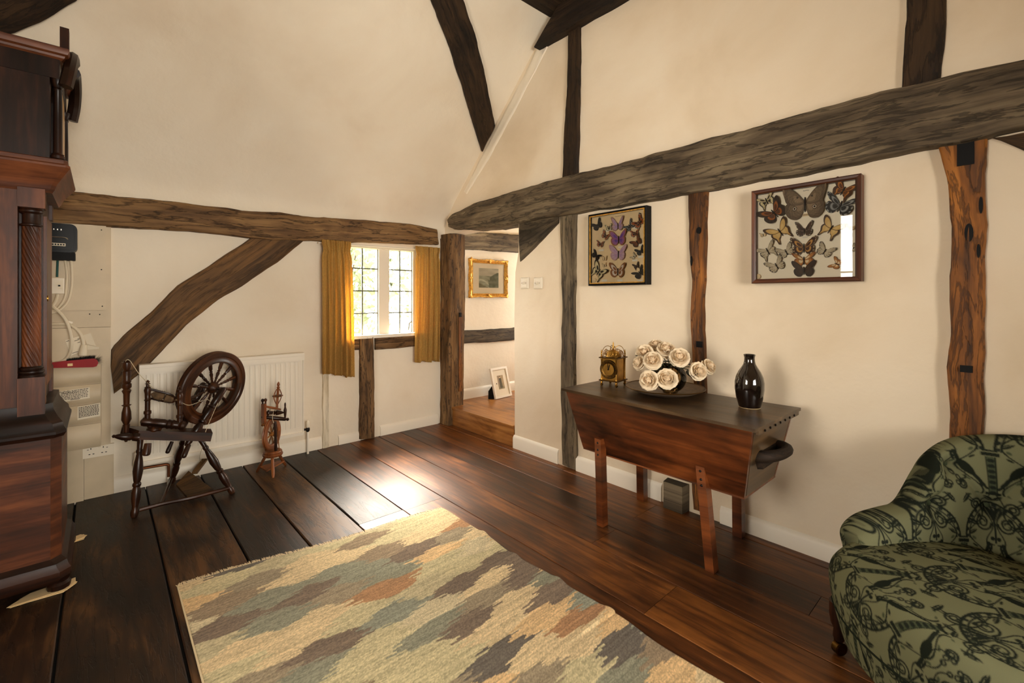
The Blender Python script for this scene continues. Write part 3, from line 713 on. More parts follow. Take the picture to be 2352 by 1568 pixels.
# ---------------------------------------------------------------- longcase clock (front faces +x, we see its side)
CY0, CY1 = 2.555, 2.955           # trunk sides
CXB = -.405                       # back
ck = thing('longcase_clock', 'tall mahogany longcase clock with spiral column standing at the left edge', 'clock', (-.25, 2.75, 0))
def cbox(nm, x1, dy, z0, z1, mat, bevel=.003, cut=0.0, x0=CXB, parent=None, ax=2):
    """case block with canted front corners; dy widens it past the trunk on both sides"""
    a, b = CY0 - dy, CY1 + dy; mb = MB()
    if cut: mb.extrude([(x0, a, z0), (x1 - cut, a, z0), (x1, a + cut, z0), (x1, b - cut, z0), (x1 - cut, b, z0), (x0, b, z0)], (0, 0, z1 - z0), 0, None)
    else: bx(mb, x0, x1, a, b, z0, z1, ax)
    return part(nm, mb, M[mat], parent or ck, smooth=False, bevel=bevel)
def cmould(nm, prof, mat, cut=.0, cutk=1.0, parent=None):
    """moulding around three sides: prof = [(z, out)], out = distance past the trunk side / front"""
    mb = MB(); P = []
    for (z, o) in prof:
        x1 = -.148 + o; a, b = CY0 - o, CY1 + o; c = cut
        P.append([(CXB, a, z), (x1 - c, a, z), (x1, a + c, z), (x1, b - c, z), (x1 - c, b, z), (CXB, b, z)] if c else [(CXB, a, z), (x1 - .0005, a, z), (x1, a + .0005, z), (x1, b - .0005, z), (x1 - .0005, b, z), (CXB, b, z)])
    P = np.array(P); UV = np.zeros(P.shape[:2] + (2,))
    d = np.r_[0, np.cumsum(np.linalg.norm(np.diff(P[0], axis=0), axis=1))]; UV[:, :, 0] = d[None]; UV[:, :, 1] = np.r_[0, np.cumsum(np.linalg.norm(np.diff(P[:, 1], axis=0), axis=1))][:, None]
    mb.grid(P, UV, flip=True); mb.poly(P[0][::-1]); mb.poly(P[-1])
    return part(nm, mb, M[mat], parent or ck, smooth=28)
# base
cbox('plinth_box', -.118, .028, .115, .61, 'mahogany', cut=.030)
cmould('base_moulding', [(.045, .052), (.06, .058), (.085, .058), (.10, .050), (.115, .046), (.128, .032), (.132, .029)], 'mahogany_dark', cut=.03)
for (x, y) in ((-.125, CY0 - .02), (-.125, CY1 + .02), (-.37, CY0 - .02), (-.37, CY1 + .02)):
    mb = MB(); mb.ring_lathe((x, y, .0075 if y < 2.7 and x > -.2 else .0045), (x, y, .046), [(0, .024), (.15, .034), (.6, .036), (.85, .028), (1, .032)], 12); part('foot', mb, M['mahogany_dark'], ck)
cmould('waist_moulding', [(.605, .036), (.62, .044), (.63, .044), (.645, .036), (.66, .034), (.68, .020), (.71, .006), (.735, .004)], 'mahogany_dark', cut=.028)
# trunk: body set back behind the corner columns
mb = MB(); bx(mb, CXB, -.238, CY0, CY1, .70, 1.575, 2); part('trunk', mb, M['mahogany'], ck, smooth=False, bevel=.002)
mb = MB(); bx(mb, -.238, -.174, CY0 + .05, CY1 - .05, .70, 1.575, 2); part('trunk_front', mb, M['mahogany_dark'], ck, smooth=False, bevel=.002)
dr = MB(); bx(dr, -.174, -.164, CY0 + .075, CY1 - .075, .80, 1.48, 2); door = part('trunk_door', dr, M['mahogany'], ck, smooth=False, bevel=.004)
mb = MB(); mb.ring_lathe((-.164, CY0 + .09, 1.15), (-.159, CY0 + .09, 1.15), [(0, .012), (.6, .012), (1, .008)], 10); part('escutcheon', mb, M['brass'], door)
for (cyc, nm) in ((CY0 + .024, 1), (CY1 - .024, -1)):
    cxc = -.203
    for (z0, z1) in ((.70, .845), (1.50, 1.575)):
        blk = MB(); bx(blk, -.238, -.164, cyc - .036 if nm > 0 else cyc - .03, cyc + .03 if nm > 0 else cyc + .036, z0, z1, 2); part('corner_block', blk, M['mahogany'], ck, smooth=False, bevel=.003)
    # twisted shaft
    zs = np.linspace(.885, 1.43, 140); th = np.arange(144) * 2 * PI / 144
    r = .0255 + .0036 * np.abs(np.sin((th[None, :] * 6 + zs[:, None] * 100 * nm) )) - .0018
    P = np.stack([cxc + r * np.cos(th), cyc + r * np.sin(th), np.broadcast_to(zs[:, None], r.shape)], 2)
    mb = MB(); mb.grid(P, cv=True, flip=True); part('spiral_column', mb, M['mahogany'], ck)
    mb = MB(); mb.ring_lathe((cxc, cyc, 1.428), (cxc, cyc, 1.50), [(0, .028), (.06, .033), (.12, .033), (.16, .027), (.2, .026), (.68, .026), (.72, .030), (.78, .035), (.86, .036), (.95, .032), (1, .034)], 20); part('capital', mb, M['mahogany_dark'], ck)
    mb = MB(); mb.ring_lathe((cxc, cyc, .845), (cxc, cyc, .887), [(0, .037), (.2, .038), (.3, .033), (.42, .037), (.55, .037), (.62, .031), (.75, .034), (.85, .034), (1, .027)], 20); part('column_base', mb, M['mahogany_dark'], ck)
# hood
cmould('hood_support', [(1.565, .003), (1.577, .010), (1.583, .012), (1.60, .018), (1.63, .036), (1.655, .052), (1.662, .056), (1.67, .056), (1.676, .050), (1.69, .050), (1.694, .044)], 'mahogany', cut=.012)
cbox('hood', -.150, .030, 1.695, 2.045, 'mahogany_dark', bevel=.002)
cbox('frieze', -.122, .034, 2.01, 2.085, 'mahogany_dark', bevel=.002)
cmould('cornice', [(2.084, .032), (2.092, .040), (2.10, .042), (2.106, .050), (2.118, .054), (2.128, .054), (2.132, .048)], 'mahogany', cut=.0)
for yy in (CY0 - .012, CY1 + .012):
    cc = MB(); cc.ring_lathe((-.128, yy, 1.70), (-.128, yy, 2.01), [(0, .021), (.035, .021), (.04, .016), (.055, .019), (.07, .014), (.09, .0135), (.5, .0135), (.86, .012), (.88, .015), (.9, .012), (.93, .017), (.96, .020), (1, .021)], 16); part('hood_column', cc, M['mahogany_dark'], ck)
# arched dial door and pediment scroll
th = np.linspace(0, PI, 15); yc = (CY0 + CY1) / 2; w2 = .165
out = [(-.150, yc - w2, 1.70), (-.150, yc + w2, 1.70)] + [(-.150, yc + w2 * math.cos(t), 1.93 + .13 * math.sin(t)) for t in th]
mb = MB(); mb.extrude(out, (.022, 0, 0)); dd = part('dial_door', mb, M['mahogany_dark'], ck, smooth=False)
out = [(-.127, yc - .13, 1.72), (-.127, yc + .13, 1.72)] + [(-.127, yc + .13 * math.cos(t), 1.92 + .11 * math.sin(t)) for t in th]
mb = MB(); mb.extrude(out, (.004, 0, 0)); part('dial', mb, M['brass'], dd, smooth=False)
for sg in (-1, 1):
    pts = spline([(-.105, yc + sg * .235, 1.985), (-.095, yc + sg * .225, 2.05), (-.09, yc + sg * .18, 2.11), (-.09, yc + sg * .11, 2.155), (-.09, yc + sg * .05, 2.15)], 26)
    mb = MB(); mb.tube(pts, .022, 8); sc_ = part('pediment_scroll', mb, M['mahogany_dark'], ck)
mb = MB(); bx(mb, -.125, -.098, CY0 + .03, CY0 + .075, 2.125, 2.245, 2); part('finial_block', mb, M['mahogany_dark'], ck, smooth=False, bevel=.008)

# folded papers wedged under the clock's feet
def wad(loc, pts, lab, z=.004):
    t = MB(); rs = np.random.RandomState(int(abs(loc[0] * 1000)) + 3)
    for k, off in enumerate((0, .0025, .005)):
        P = []
        for (x, y) in pts: P.append((x + rs.randn() * .006, y + rs.randn() * .006, .0005 + off))
        t.extrude(P, (0, 0, .0016), 0)
    t.V[-1] = t.V[-1]
    return solo('folded_paper', t, M['paper_tan'], lab, 'paper', smooth=False)
wad((-.16, 2.5), [(-.255, 2.50), (-.10, 2.505), (-.075, 2.55), (-.09, 2.59), (-.20, 2.575), (-.235, 2.55)], 'folded tan paper wedged under the near front foot of the longcase clock')
wad((-.1, 3.0), [(-.14, 2.975), (-.065, 2.99), (-.05, 3.02), (-.07, 3.045), (-.14, 3.02)], 'crumpled paper beside the far foot of the longcase clock')

# ---------------------------------------------------------------- electricity meter corner on the window wall
Y0 = YB - .001
def pane_box(px0, py0, px1, py1, Yf, Yb):
    """flat box whose front face spans two picture corners at depth Yf"""
    a = pA(px0, py0, Yf); b = pA(px1, py1, Yf); mb = MB()
    bx(mb, min(a[0], b[0]), max(a[0], b[0]), Yf, Yb, min(a[2], b[2]), max(a[2], b[2])); return mb
mbd = thing('meter_board', 'cream painted board screwed to the wall behind the electricity meter', 'board', (-.1, 3.56, 1.0))
mb = MB(); bx(mb, -.415, .042, 3.570, Y0, .985, 1.575); part('backboard', mb, M['cream'], mbd, smooth=False, bevel=.003)
mb = MB(); bx(mb, -.415, .020, 3.545, 3.570, 1.082, 1.575); part('front_board', mb, M['cream'], mbd, smooth=False, bevel=.003)
for (x, y, Yp) in ((233, 528, 3.545), (233, 619, 3.545), (235, 703, 3.545), (229, 722, 3.57), (206, 721, 3.57)):
    p = pA(x, y, Yp); mb = MB(); mb.ring_lathe(p + [0, .001, 0], p - [0, .002, 0], [(0, .0035), (.8, .0035), (1, .002)], 8); part('screw', mb, M['iron'], mbd)
cab = thing('fuse_cupboard', 'cream boxed cupboard below the meter board on the window wall', 'cupboard', (-.1, 3.56, .0))
mb = MB(); bx(mb, -.415, .040, 3.555, Y0, .30, .983); part('carcass', mb, M['cream'], cab, smooth=False, bevel=.003)
mb = MB(); bx(mb, -.415, -.075, 3.560, Y0, .0, .298); part('plinth', mb, M['cream'], cab, smooth=False, bevel=.003)
mb = MB(); bx(mb, -.073, .054, 3.572, Y0, .0, .236); part('plinth', mb, M['cream'], cab, smooth=False, bevel=.003)
def flap(z0, z1, out):
    zs = np.linspace(0, 1, 9); P = np.zeros((9, 2, 3))
    for i, q in enumerate(zs):
        z = z0 + (z1 - z0) * q; y = 3.555 - .012 - out * math.sin(q * PI) ** .8 * (1 - .35 * q)
        P[i] = [(-.415, y, z), (-.003, y, z)]
    mb = MB(); mb.grid(P); mb.poly([(-.003, 3.555, z0)] + [tuple(P[i, 1]) for i in range(9)] + [(-.003, 3.555, z1)])
    mb.poly([(-.415, 3.555, z1), (-.003, 3.555, z1), tuple(P[-1, 1]), tuple(P[-1, 0])]); mb.poly([(-.415, 3.555, z0), tuple(P[0, 0]), tuple(P[0, 1]), (-.003, 3.555, z0)])
    return mb
for (z0, z1) in ((.665, .765), (.552, .660), (.440, .546), (.298, .434)):
    part('flap', flap(z0, z1, .022), M['cream'], cab, smooth=30)
mb = MB(); bx(mb, .0, .012, 3.545, 3.556, .30, .78); part('edge_strip', mb, M['cream'], cab, smooth=False)
mb = MB(); bx(mb, -.215, -.210, 3.552, 3.556, .79, .84); part('finger_slot', mb, M['black'], cab, smooth=False)
# notices pasted on the flaps
def notice(px0, py0, px1, py1, Y, rows, lab, head=False, tilt=-.05):
    p0 = pA(px0, py0, Y); p1 = pA(px1, py1, Y); w_ = p1[0] - p0[0]; h_ = p0[2] - p1[2]
    t = thing('notice_paper', lab, 'notice', tuple((p0 + p1) / 2))
    sh = lambda u, v, dy=0: (p0[0] + u * w_, Y - dy, p1[2] + v * h_ + u * .008)
    mb = MB(); mb.extrude([sh(0, 0), sh(1, 0), sh(1, 1), sh(0, 1)], (0, .002, 0)); part('sheet', mb, M['paper'], t, smooth=False)
    rs = np.random.RandomState(5); mb = MB()
    for r in range(rows):
        v = .9 - r * (.82 / rows); u = .05 + (.35 if head and r == 0 else 0)
        while u < .93:
            l = rs.uniform(.04, .11); e = min(u + l, .95)
            hh = .028
            mb.poly([sh(u, v - hh, .0008), sh(e, v - hh, .0008), sh(e, v + hh, .0008), sh(u, v + hh, .0008)]); u = e + .018
    part('print', mb, M['ink'], t, smooth=False)['kind'] = 'stuff'
    if head:
        for (v, u0, u1) in ((.9, .02, .38), (.76, .12, .58)):
            mb = MB(); k = 26; q = np.linspace(0, 1, k); mb.tube([sh(u0 + (u1 - u0) * s_, v + .05 * math.sin(s_ * 37) + .03 * math.sin(s_ * 19), .001) for s_ in q], .0011, 4); part('handwriting', mb, M['ink'], t)
        mb = MB(); mb.poly([sh(.36, .08, .0008), sh(.68, .08, .0008), sh(.68, .13, .0008), sh(.36, .13, .0008)]); part('underline', mb, M['ink'], t, smooth=False)
notice(136, 899, 206, 917, 3.522, 6, 'white notice with handwritten heading pasted on the cupboard flap', True)
notice(178, 934, 230, 958, 3.522, 8, 'densely printed white notice on the lower cupboard flap')
# card leaning behind the plug
cd = thing('instruction_card', 'folded white card stuck at an angle above the red brush', 'card', (-.08, 3.55, .85))
Yc = 3.549; q = [pA(150, 781, Yc), pA(182, 772, Yc), pA(190, 805, Yc), pA(163, 817, Yc)]
mb = MB(); mb.extrude([p for p in q][::-1], (0, .002, 0)); part('card_face', mb, M['paper'], cd, smooth=False)
q = [pA(190, 770, Yc - .002), pA(208, 764, Yc - .012), pA(221, 795, Yc - .012), pA(200, 790, Yc - .002)]
mb = MB(); mb.extrude([p for p in q][::-1], (0, .002, 0)); part('card_flap', mb, M['paper'], cd, smooth=False)
q = [pA(198, 792, Yc - .012), pA(228, 797, Yc - .016), pA(227, 801, Yc - .016), pA(200, 803, Yc - .004)]
mb = MB(); mb.extrude([p for p in q][::-1], (0, .002, 0)); part('card_fold', mb, M['paper'], cd, smooth=False)
mb = MB()
for (x0, y0, x1, y1) in ((152, 784, 159, 782), (171, 783, 183, 779), (178, 787, 184, 785), (166, 811, 179, 807), (178, 779, 184, 776)):
    a = pA(x0, y0, Yc - .001); b = pA(x1, y1, Yc - .001); mb.tube([a, b], .0012, 4)
part('print', mb, M['ink'], cd)['kind'] = 'stuff'
# electricity meter
mt = thing('electricity_meter', 'black electricity meter mounted on the cream board', 'meter', (-.17, 3.5, 1.38))
a = pA(177, 512, 3.46); zt_, zb_ = 1.555, 1.40; x1 = a[0]; x0 = x1 - .155
th = np.linspace(0, PI / 2, 7); r = .028
def rr(x0, x1, z0, z1, r, y):
    o = []
    for (cx_, cz_, s0) in ((x1 - r, z1 - r, 0), (x0 + r, z1 - r, PI / 2), (x0 + r, z0 + r, PI), (x1 - r, z0 + r, 1.5 * PI)):
        o += [(cx_ + r * math.cos(s0 + t), y, cz_ + r * math.sin(s0 + t)) for t in th]
    return np.array(o)
mb = MB(); mb.extrude(rr(x0, x1, zb_, zt_, r, 3.465), (0, .078, 0)); part('case', mb, M['meter'], mt, smooth=30, bevel=.006)
mb = MB(); mb.extrude(rr(x0 + .012, x1 - .012, zb_ + .012, zt_ - .01, .02, 3.457), (0, .008, 0)); fc = part('window', mb, M['meter'], mt, smooth=30, bevel=.003)
mb = MB(); mb.extrude(rr(x0 + .01, x1 - .008, 1.358, 1.402, .004, 3.472), (0, .07, 0)); part('terminal_cover', mb, M['black'], mt, smooth=30, bevel=.003)
mb = MB(); bx(mb, x0 + .03, x1 - .045, 3.4555, 3.457, 1.432, 1.447); part('number_plate', mb, M['paper'], fc, smooth=False)
mb = MB()
for k in range(7): bx(mb, x0 + .036 + k * .0105, x0 + .0435 + k * .0105, 3.4548, 3.4556, 1.4355, 1.4435)
part('digits', mb, M['black'], fc, smooth=False)['kind'] = 'stuff'
mb = MB(); mb.tube(spline([(x0 + .02, 3.455, 1.478), (x1 - .05, 3.455, 1.478), (x1 - .036, 3.455, 1.468)], 12), .0028, 6); part('handle_rim', mb, M['chrome'], fc)
mb = MB()
for k in range(5): bx(mb, x0 + .035 + k * .014, x0 + .039 + k * .014, 3.4555, 3.457, 1.516, 1.524)
part('dial_marks', mb, M['chrome'], fc, smooth=False)['kind'] = 'stuff'
# cables
def cable(pts, r, lab, mat='cable', ends=None):
    mb = MB(); mb.tube(spline([pA(x, y, Y) for (x, y, Y) in pts], 40), r, 8)
    return solo('power_cable', mb, M[mat], lab, 'cable', group=None)
cable([(147, 588, 3.51), (152, 610, 3.53), (154, 640, 3.535), (150, 680, 3.53), (138, 702, 3.525), (126, 712, 3.52), (112, 716, 3.52)], .0058, 'inner of two white cables looping down from the meter')
cable([(161, 588, 3.51), (165, 615, 3.53), (165, 655, 3.535), (158, 688, 3.53), (144, 706, 3.525), (128, 716, 3.51), (112, 720, 3.51)], .0058, 'outer of two white cables looping down from the meter')
cable([(133, 588, 3.52), (132, 610, 3.53), (131, 636, 3.53)], .005, 'teal cable between the meter and the junction box', 'teal')
cable([(133, 676, 3.52), (128, 692, 3.515), (122, 702, 3.51), (124, 706, 3.505), (140, 720, 3.50), (155, 742, 3.495), (164, 775, 3.50), (164, 800, 3.505), (157, 818, 3.52), (146, 828, 3.53), (128, 833, 3.53), (112, 836, 3.53)], .0075, 'thick white flex curving from the junction box to the red brush')
cable([(110, 745, 3.545), (130, 744, 3.545), (152, 744, 3.545), (166, 748, 3.53), (182, 762, 3.52), (190, 778, 3.515), (192, 794, 3.515)], .008, 'white flex running into the plug above the red brush')
jb = thing('junction_box', 'white plastic junction box hanging among the cables', 'box', tuple(pA(133, 655, 3.54)))
part('case', pane_box(112, 638, 148, 674, 3.515, 3.544), M['plastic'], jb, smooth=False, bevel=.003)
tri = [pA(126, 652, 3.5145), pA(145, 641, 3.5145), pA(145, 670, 3.5145)]; mb = MB(); mb.extrude(tri, (0, -.004, 0)); part('cover_plate', mb, M['paper'], jb, smooth=False)
c = pA(136, 656, 3.509); mb = MB()
for an in (.7, -.7): mb.box(c, (.011, .002, .004), 0, rotm('Y', an))
part('screw_cross', mb, M['black'], jb, smooth=False)
pl = thing('plug_connector', 'cream cable connector at the end of the white flex', 'plug', tuple(pA(191, 805, 3.515)))
a = pA(193, 791, 3.515); b = pA(190, 817, 3.515); mb = MB(); mb.ring_lathe(a, b, [(0, .010), (.05, .013), (.35, .016), (.6, .019), (.95, .019), (1, .015)], 14); part('body', mb, M['cable'], pl)
mb = MB(); mb.box(pA(160, 742, 3.545), (.02, .012, .022), 0, rotm('Y', .4)); part('cable_clip', mb, M['plastic'], pl, smooth=False, bevel=.003)
# red hand brush lying on the cupboard top edge
br = thing('hand_brush', 'red plastic hand brush with black bristles resting below the cables', 'brush', tuple(pA(175, 835, 3.50)))
o = [(112, 834), (140, 830), (180, 826), (215, 823), (223, 826), (226, 833), (222, 841), (214, 843), (170, 844), (112, 845)]
mb = MB(); mb.extrude([pA(x, y, 3.50) for (x, y) in o][::-1], (0, .028, 0)); hd = part('handle', mb, M['red'], br, smooth=30, bevel=.005)
part('sticker', pane_box(155, 835, 167, 840, 3.4985, 3.5005), M['paper_tan'], hd, smooth=False)
mb = MB(); rs = np.random.RandomState(4)
for k in range(900):
    u = rs.rand(); x = 152 + u * 74; y = 829 - u * 5 + rs.rand() * 6 * (u > .9); p = pA(x, y, 3.505 + rs.rand() * .03)
    if u > .88: d = np.array([.020 + rs.rand() * .012, rs.randn() * .003, .012 * rs.randn() + .004])
    else: d = np.array([.004 + rs.randn() * .004, rs.randn() * .003, .012 + .014 * u + rs.randn() * .003])
    s_ = np.array([.0006, .0006, 0]); mb.poly([p - s_, p + s_, p + d])
part('bristles', mb, M['bristle'], br, smooth=False)['kind'] = 'stuff'
# double socket
so = thing('wall_socket', 'white double electric socket beside the cupboard plinth', 'socket', (0, 3.57, .235))
a = pA(190, 1050, 3.556); b = pA(262, 1015, 3.556)
mb = MB(); bx(mb, a[0], b[0], 3.556, 3.572, .238, .300); pl_ = part('plate', mb, M['plastic'], so, smooth=False, bevel=.003)
for (x, y, w_, h_) in ((.018, .045, .007, .003), (.032, .047, .004, .008), (.024, .018, .008, .004), (.041, .018, .008, .004), (.085, .047, .004, .008), (.100, .045, .007, .003), (.078, .018, .008, .004), (.095, .018, .008, .004)):
    mb = MB(); bx(mb, a[0] + x, a[0] + x + w_, 3.5552, 3.5565, .238 + y, .238 + y + h_); part('pin_hole', mb, M['black'], pl_, smooth=False)
for x in (.052, .066):
    mb = MB(); bx(mb, a[0] + x, a[0] + x + .010, 3.552, 3.557, .270, .292); part('switch', mb, M['plastic'], pl_, smooth=False, bevel=.001)

# ---------------------------------------------------------------- radiator
rx0, rx1, rz0, rz1 = .173, 1.098, .165, .745
rd = thing('radiator', 'white fluted panel radiator under the brace on the window wall', 'radiator', ((rx0 + rx1) / 2, 3.53, 0))
per = (rx1 - rx0 - .05) / 27; xs = [rx0]; ys = [0]; 
for k in range(27):
    b0 = rx0 + .025 + k * per
    for (q, d) in ((.0, 0), (.16, .005), (.60, .005), (.76, 0)): xs.append(b0 + q * per); ys.append(d)
xs.append(rx1); ys.append(0)
zs = [rz0, rz0 + .045, rz0 + .065, rz1 - .075, rz1 - .055, rz1]; am = [0, 0, 1, 1, 0, 0]
P = np.zeros((len(zs), len(xs), 3))
for i, z in enumerate(zs): P[i, :, 0] = xs; P[i, :, 1] = 3.513 - np.array(ys) * am[i]; P[i, :, 2] = z
mb = MB(); mb.grid(P); bx(mb, rx0, rx1, 3.5135, 3.558, rz0 + .01, rz1 - .03); part('panel', mb, M['white'], rd, smooth=20)
mb = MB(); bx(mb, rx0 - .006, rx1 + .004, 3.490, 3.560, rz1 - .012, rz1 + .008); bx(mb, rx0 - .006, rx1 + .004, 3.490, 3.498, rz1 - .045, rz1 - .0125); part('top_grille', mb, M['white'], rd, smooth=False, bevel=.004)
for x in (rx0 - .006, rx1 - .002):
    mb = MB(); bx(mb, x, x + .006, 3.503, 3.560, rz0, rz1 - .013); part('side_panel', mb, M['white'], rd, smooth=False, bevel=.002)
mb = MB(); bx(mb, rx0, rx1, 3.500, 3.560, rz0 - .012, rz0 + .010); part('bottom_edge', mb, M['white'], rd, smooth=False, bevel=.004)
p = pA(707, 985, 3.53); mb = MB(); mb.ring_lathe(p + [0, 0, -.02], p + [0, 0, .012], [(0, .008), (.3, .014), (.8, .014), (1, .009)], 10); mb.ring_lathe((1.10, 3.53, p[2]), p, [(0, .008), (1, .008)], 8); part('valve', mb, M['iron'], rd)
mb = MB(); mb.ring_lathe(p + [0, 0, .01], p + [0, 0, .062], [(0, .009), (.2, .011), (.8, .011), (.95, .008), (1, .004)], 12); part('valve_cap', mb, M['plastic'], rd)
mb = MB(); mb.tube([p + [0, 0, -.018], (p[0], p[1], .0)], .008, 10); part('pipe', mb, M['white'], rd)
q = pA(362, 1063, 3.53); z = .125; mb = MB(); mb.tube(spline([(.155, 3.54, .17), (.155, 3.54, .13), (.19, 3.54, z), (.27, 3.53, z), (.305, 3.53, z - .004), (.31, 3.53, .10), (.31, 3.53, .04)], 40), .008, 10); part('pipe', mb, M['copper'], rd)
mb = MB(); mb.ring_lathe((.31, 3.53, 0), (.31, 3.53, .045), [(0, .010), (1, .010)], 10); part('pipe_collar', mb, M['white'], rd)
mb = MB(); mb.ring_lathe((.155, 3.54, .135), (.155, 3.54, .23), [(0, .010), (.2, .014), (.5, .014), (.6, .012), (.95, .011), (1, .005)], 12); part('valve_cap', mb, M['plastic'], rd)
# ---------------------------------------------------------------- large spinning wheel
sw = thing('spinning_wheel', 'dark turned-wood spinning wheel with large spoked wheel in front of the radiator', 'spinning wheel', (.32, 3.25, 0))
T = M['turned']
def turned(nm, p0, p1, prof, parent, mat=T, n=16):
    mb = MB(); mb.ring_lathe(p0, p1, prof, n); return part(nm, mb, mat, parent)
LEG = [(0, .013), (.03, .017), (.07, .018), (.10, .013), (.13, .014), (.22, .020), (.30, .021), (.36, .015), (.375, .019), (.40, .019), (.415, .014), (.44, .017), (.55, .023), (.66, .019), (.76, .012), (.78, .015), (.80, .015), (.815, .012), (.9, .0135), (1, .015)]
# bench: a thick plank tilted down to the right
bl = np.array([.075, 3.19, .440]); brr = np.array([.475, 3.16, .352]); ax = (brr - bl) / np.linalg.norm(brr - bl); up = np.cross(np.array([0, 1.0, 0]), -ax); up = np.array([-ax[2], 0, ax[0]]); sd = np.cross(up, ax)
Rb = np.stack([ax, sd, up], 1)
mb = MB(); mb.extrude([bl + sd * .055 + up * -.024, bl + sd * -.03 + ax * .06 + up * -.024, bl - sd * .055 + ax * .075 + up * -.024, brr - sd * .055 + up * -.024, brr + sd * .06 + up * -.024], up * .048, 0, ax)
part('bench', mb, T, sw, smooth=False, bevel=.005)
legs = [((.128, 3.115, .0), (.158, 3.17, .42)), ((.578, 3.11, .0), (.415, 3.17, .36)), ((.326, 3.545, .0), (.36, 3.23, .38))]
for (a, b) in legs: turned('leg', a, b, LEG, sw, n=18)
turned('bench_end_knob', bl + ax * .075 - sd * .0 + np.array([0, -.05, -.012]), bl + np.array([-.035, -.06, .0]), [(0, .022), (.2, .020), (.25, .015), (.32, .019), (.6, .019), (.8, .012), (.9, .007), (.95, .009), (1, .003)], sw)
# distaff post at the left
d0 = np.array([.098, 3.19, .385]); d1 = np.array([.101, 3.19, .825])
turned('distaff_post', d0, d1, [(0, .005), (.03, .010), (.06, .010), (.065, .014), (.15, .013), (.21, .016), (.215, .012), (.27, .022), (.36, .020), (.43, .013), (.445, .022), (.455, .013), (.58, .014), (.62, .021), (.64, .014), (.66, .021), (.70, .021), (.71, .016), (.73, .020), (.75, .016), (.83, .018), (.855, .018), (.86, .022), (.87, .014), (.91, .020), (.96, .017), (.965, .022), (.975, .010), (.985, .016), (.99, .005), (1, .004)], sw)
# mother-of-all and maidens
m0 = np.array([.155, 3.15, .492]); m1 = np.array([.35, 3.11, .440])
mb = MB(); mb.ring_lathe(m0, m1, [(0, .006), (.04, .022), (.10, .024), (.2, .022), (.24, .020), (.3, .023), (.5, .024), (.56, .021), (.60, .026), (.66, .022), (.70, .026), (.76, .021), (.8, .023), (.84, .020), (.9, .026), (.97, .022), (1, .008)], 18); part('mother_of_all', mb, T, sw)
MAID = [(0, .013), (.18, .013), (.2, .017), (.26, .017), (.28, .012), (.5, .012), (.52, .016), (.55, .012), (.68, .013), (.76, .017), (.82, .012), (.83, .016), (.84, .008), (.90, .008), (.91, .014), (.93, .006), (.96, .010), (1, .002)]
ma = m0 + (m1 - m0) * .15; mc = m0 + (m1 - m0) * .86
turned('maiden', ma, ma + np.array([.002, .01, .225]), MAID, sw); turned('maiden', mc, mc + np.array([.002, .01, .215]), MAID, sw)
turned('maiden_collar', ma + np.array([.03, .01, -.055]), ma + np.array([.03, .01, -.025]), [(0, .03), (.3, .036), (.6, .034), (1, .02)], sw)
turned('tension_screw', ma + np.array([.012, .01, -.03]), ma + np.array([.012, .01, .0]), [(0, .014), (1, .014)], sw)
f0 = ma + np.array([.0, .005, .155]); f1 = mc + np.array([.0, .005, .135])
mb = MB(); mb.ring_lathe(f0, f1, [(0, .004), (.12, .004), (.15, .012), (.25, .021), (.42, .024), (.50, .018), (.52, .010), (.56, .024), (.66, .022), (.80, .018), (.82, .006), (1, .004)], 14); part('bobbin', mb, M['wool'], sw)
fx = (f1 - f0) / np.linalg.norm(f1 - f0)
fly = []
for sg in (-1, 1):
    pts = spline([f0 + fx * .13 + np.array([0, 0, .0]), f0 + fx * .12 + np.array([0, -.012 * sg, .018 * sg]), f0 + fx * .09 + np.array([0, -.02 * sg, .026 * sg]), f0 + fx * .015 + np.array([0, -.022 * sg, .027 * sg])], 16)
    mb = MB(); mb.tube(pts, .006, 6); fly.append(part('flyer_arm', mb, T, sw))
mb = MB(); rs = np.random.RandomState(3)
for k in range(60):
    p = f0 + fx * (.02 + .12 * rs.rand()) + np.array([0, 0, .026 if k % 2 else -.024]); mb.poly([p - fx * .0007, p + fx * .0007, p + np.array([rs.randn() * .004, rs.randn() * .004, (.012 if k % 2 else -.012)])])
part('hook_bristles', mb, M['bristle'], sw, smooth=False)['kind'] = 'stuff'
# the drive wheel
wc = pA(489, 890, 3.27); thz = math.radians(33); h = np.array([math.cos(thz), math.sin(thz), 0]); nr = np.array([-math.sin(thz), math.cos(thz), 0])
lean = math.radians(9); u = np.array([0, 0, 1.0]) * math.cos(lean) - nr * math.sin(lean); ax_ = np.cross(u, h); ax_ /= np.linalg.norm(ax_)
th = np.arange(64) * 2 * PI / 64
prof = [(.155, -.016), (.158, -.020), (.168, -.020), (.172, -.017), (.190, -.017), (.194, -.021), (.216, -.021), (.221, -.016), (.218, -.008), (.214, 0), (.218, .008), (.221, .016), (.216, .021), (.194, .021), (.190, .017), (.172, .017), (.168, .020), (.158, .020), (.155, .016)]
P = np.array([[wc + (h * math.cos(t) + u * math.sin(t)) * r + ax_ * d for (r, d) in prof] for t in th])
UV = np.zeros(P.shape[:2] + (2,)); UV[:, :, 0] = (th * .19)[:, None]; UV[:, :, 1] = np.arange(len(prof)) * .01
mb = MB(); mb.grid(P, UV, cu=True, cv=True); rim = part('wheel_rim', mb, M['turned'], sw)
SP = [(0, .006), (.2, .006), (.22, .009), (.26, .006), (.45, .010), (.55, .006), (.58, .010), (.62, .006), (.72, .010), (1, .011)]
for k in range(12):
    t = k * PI / 6 + .26; d = h * math.cos(t) + u * math.sin(t); turned('spoke', wc + d * .03, wc + d * .157, SP, sw, n=8)
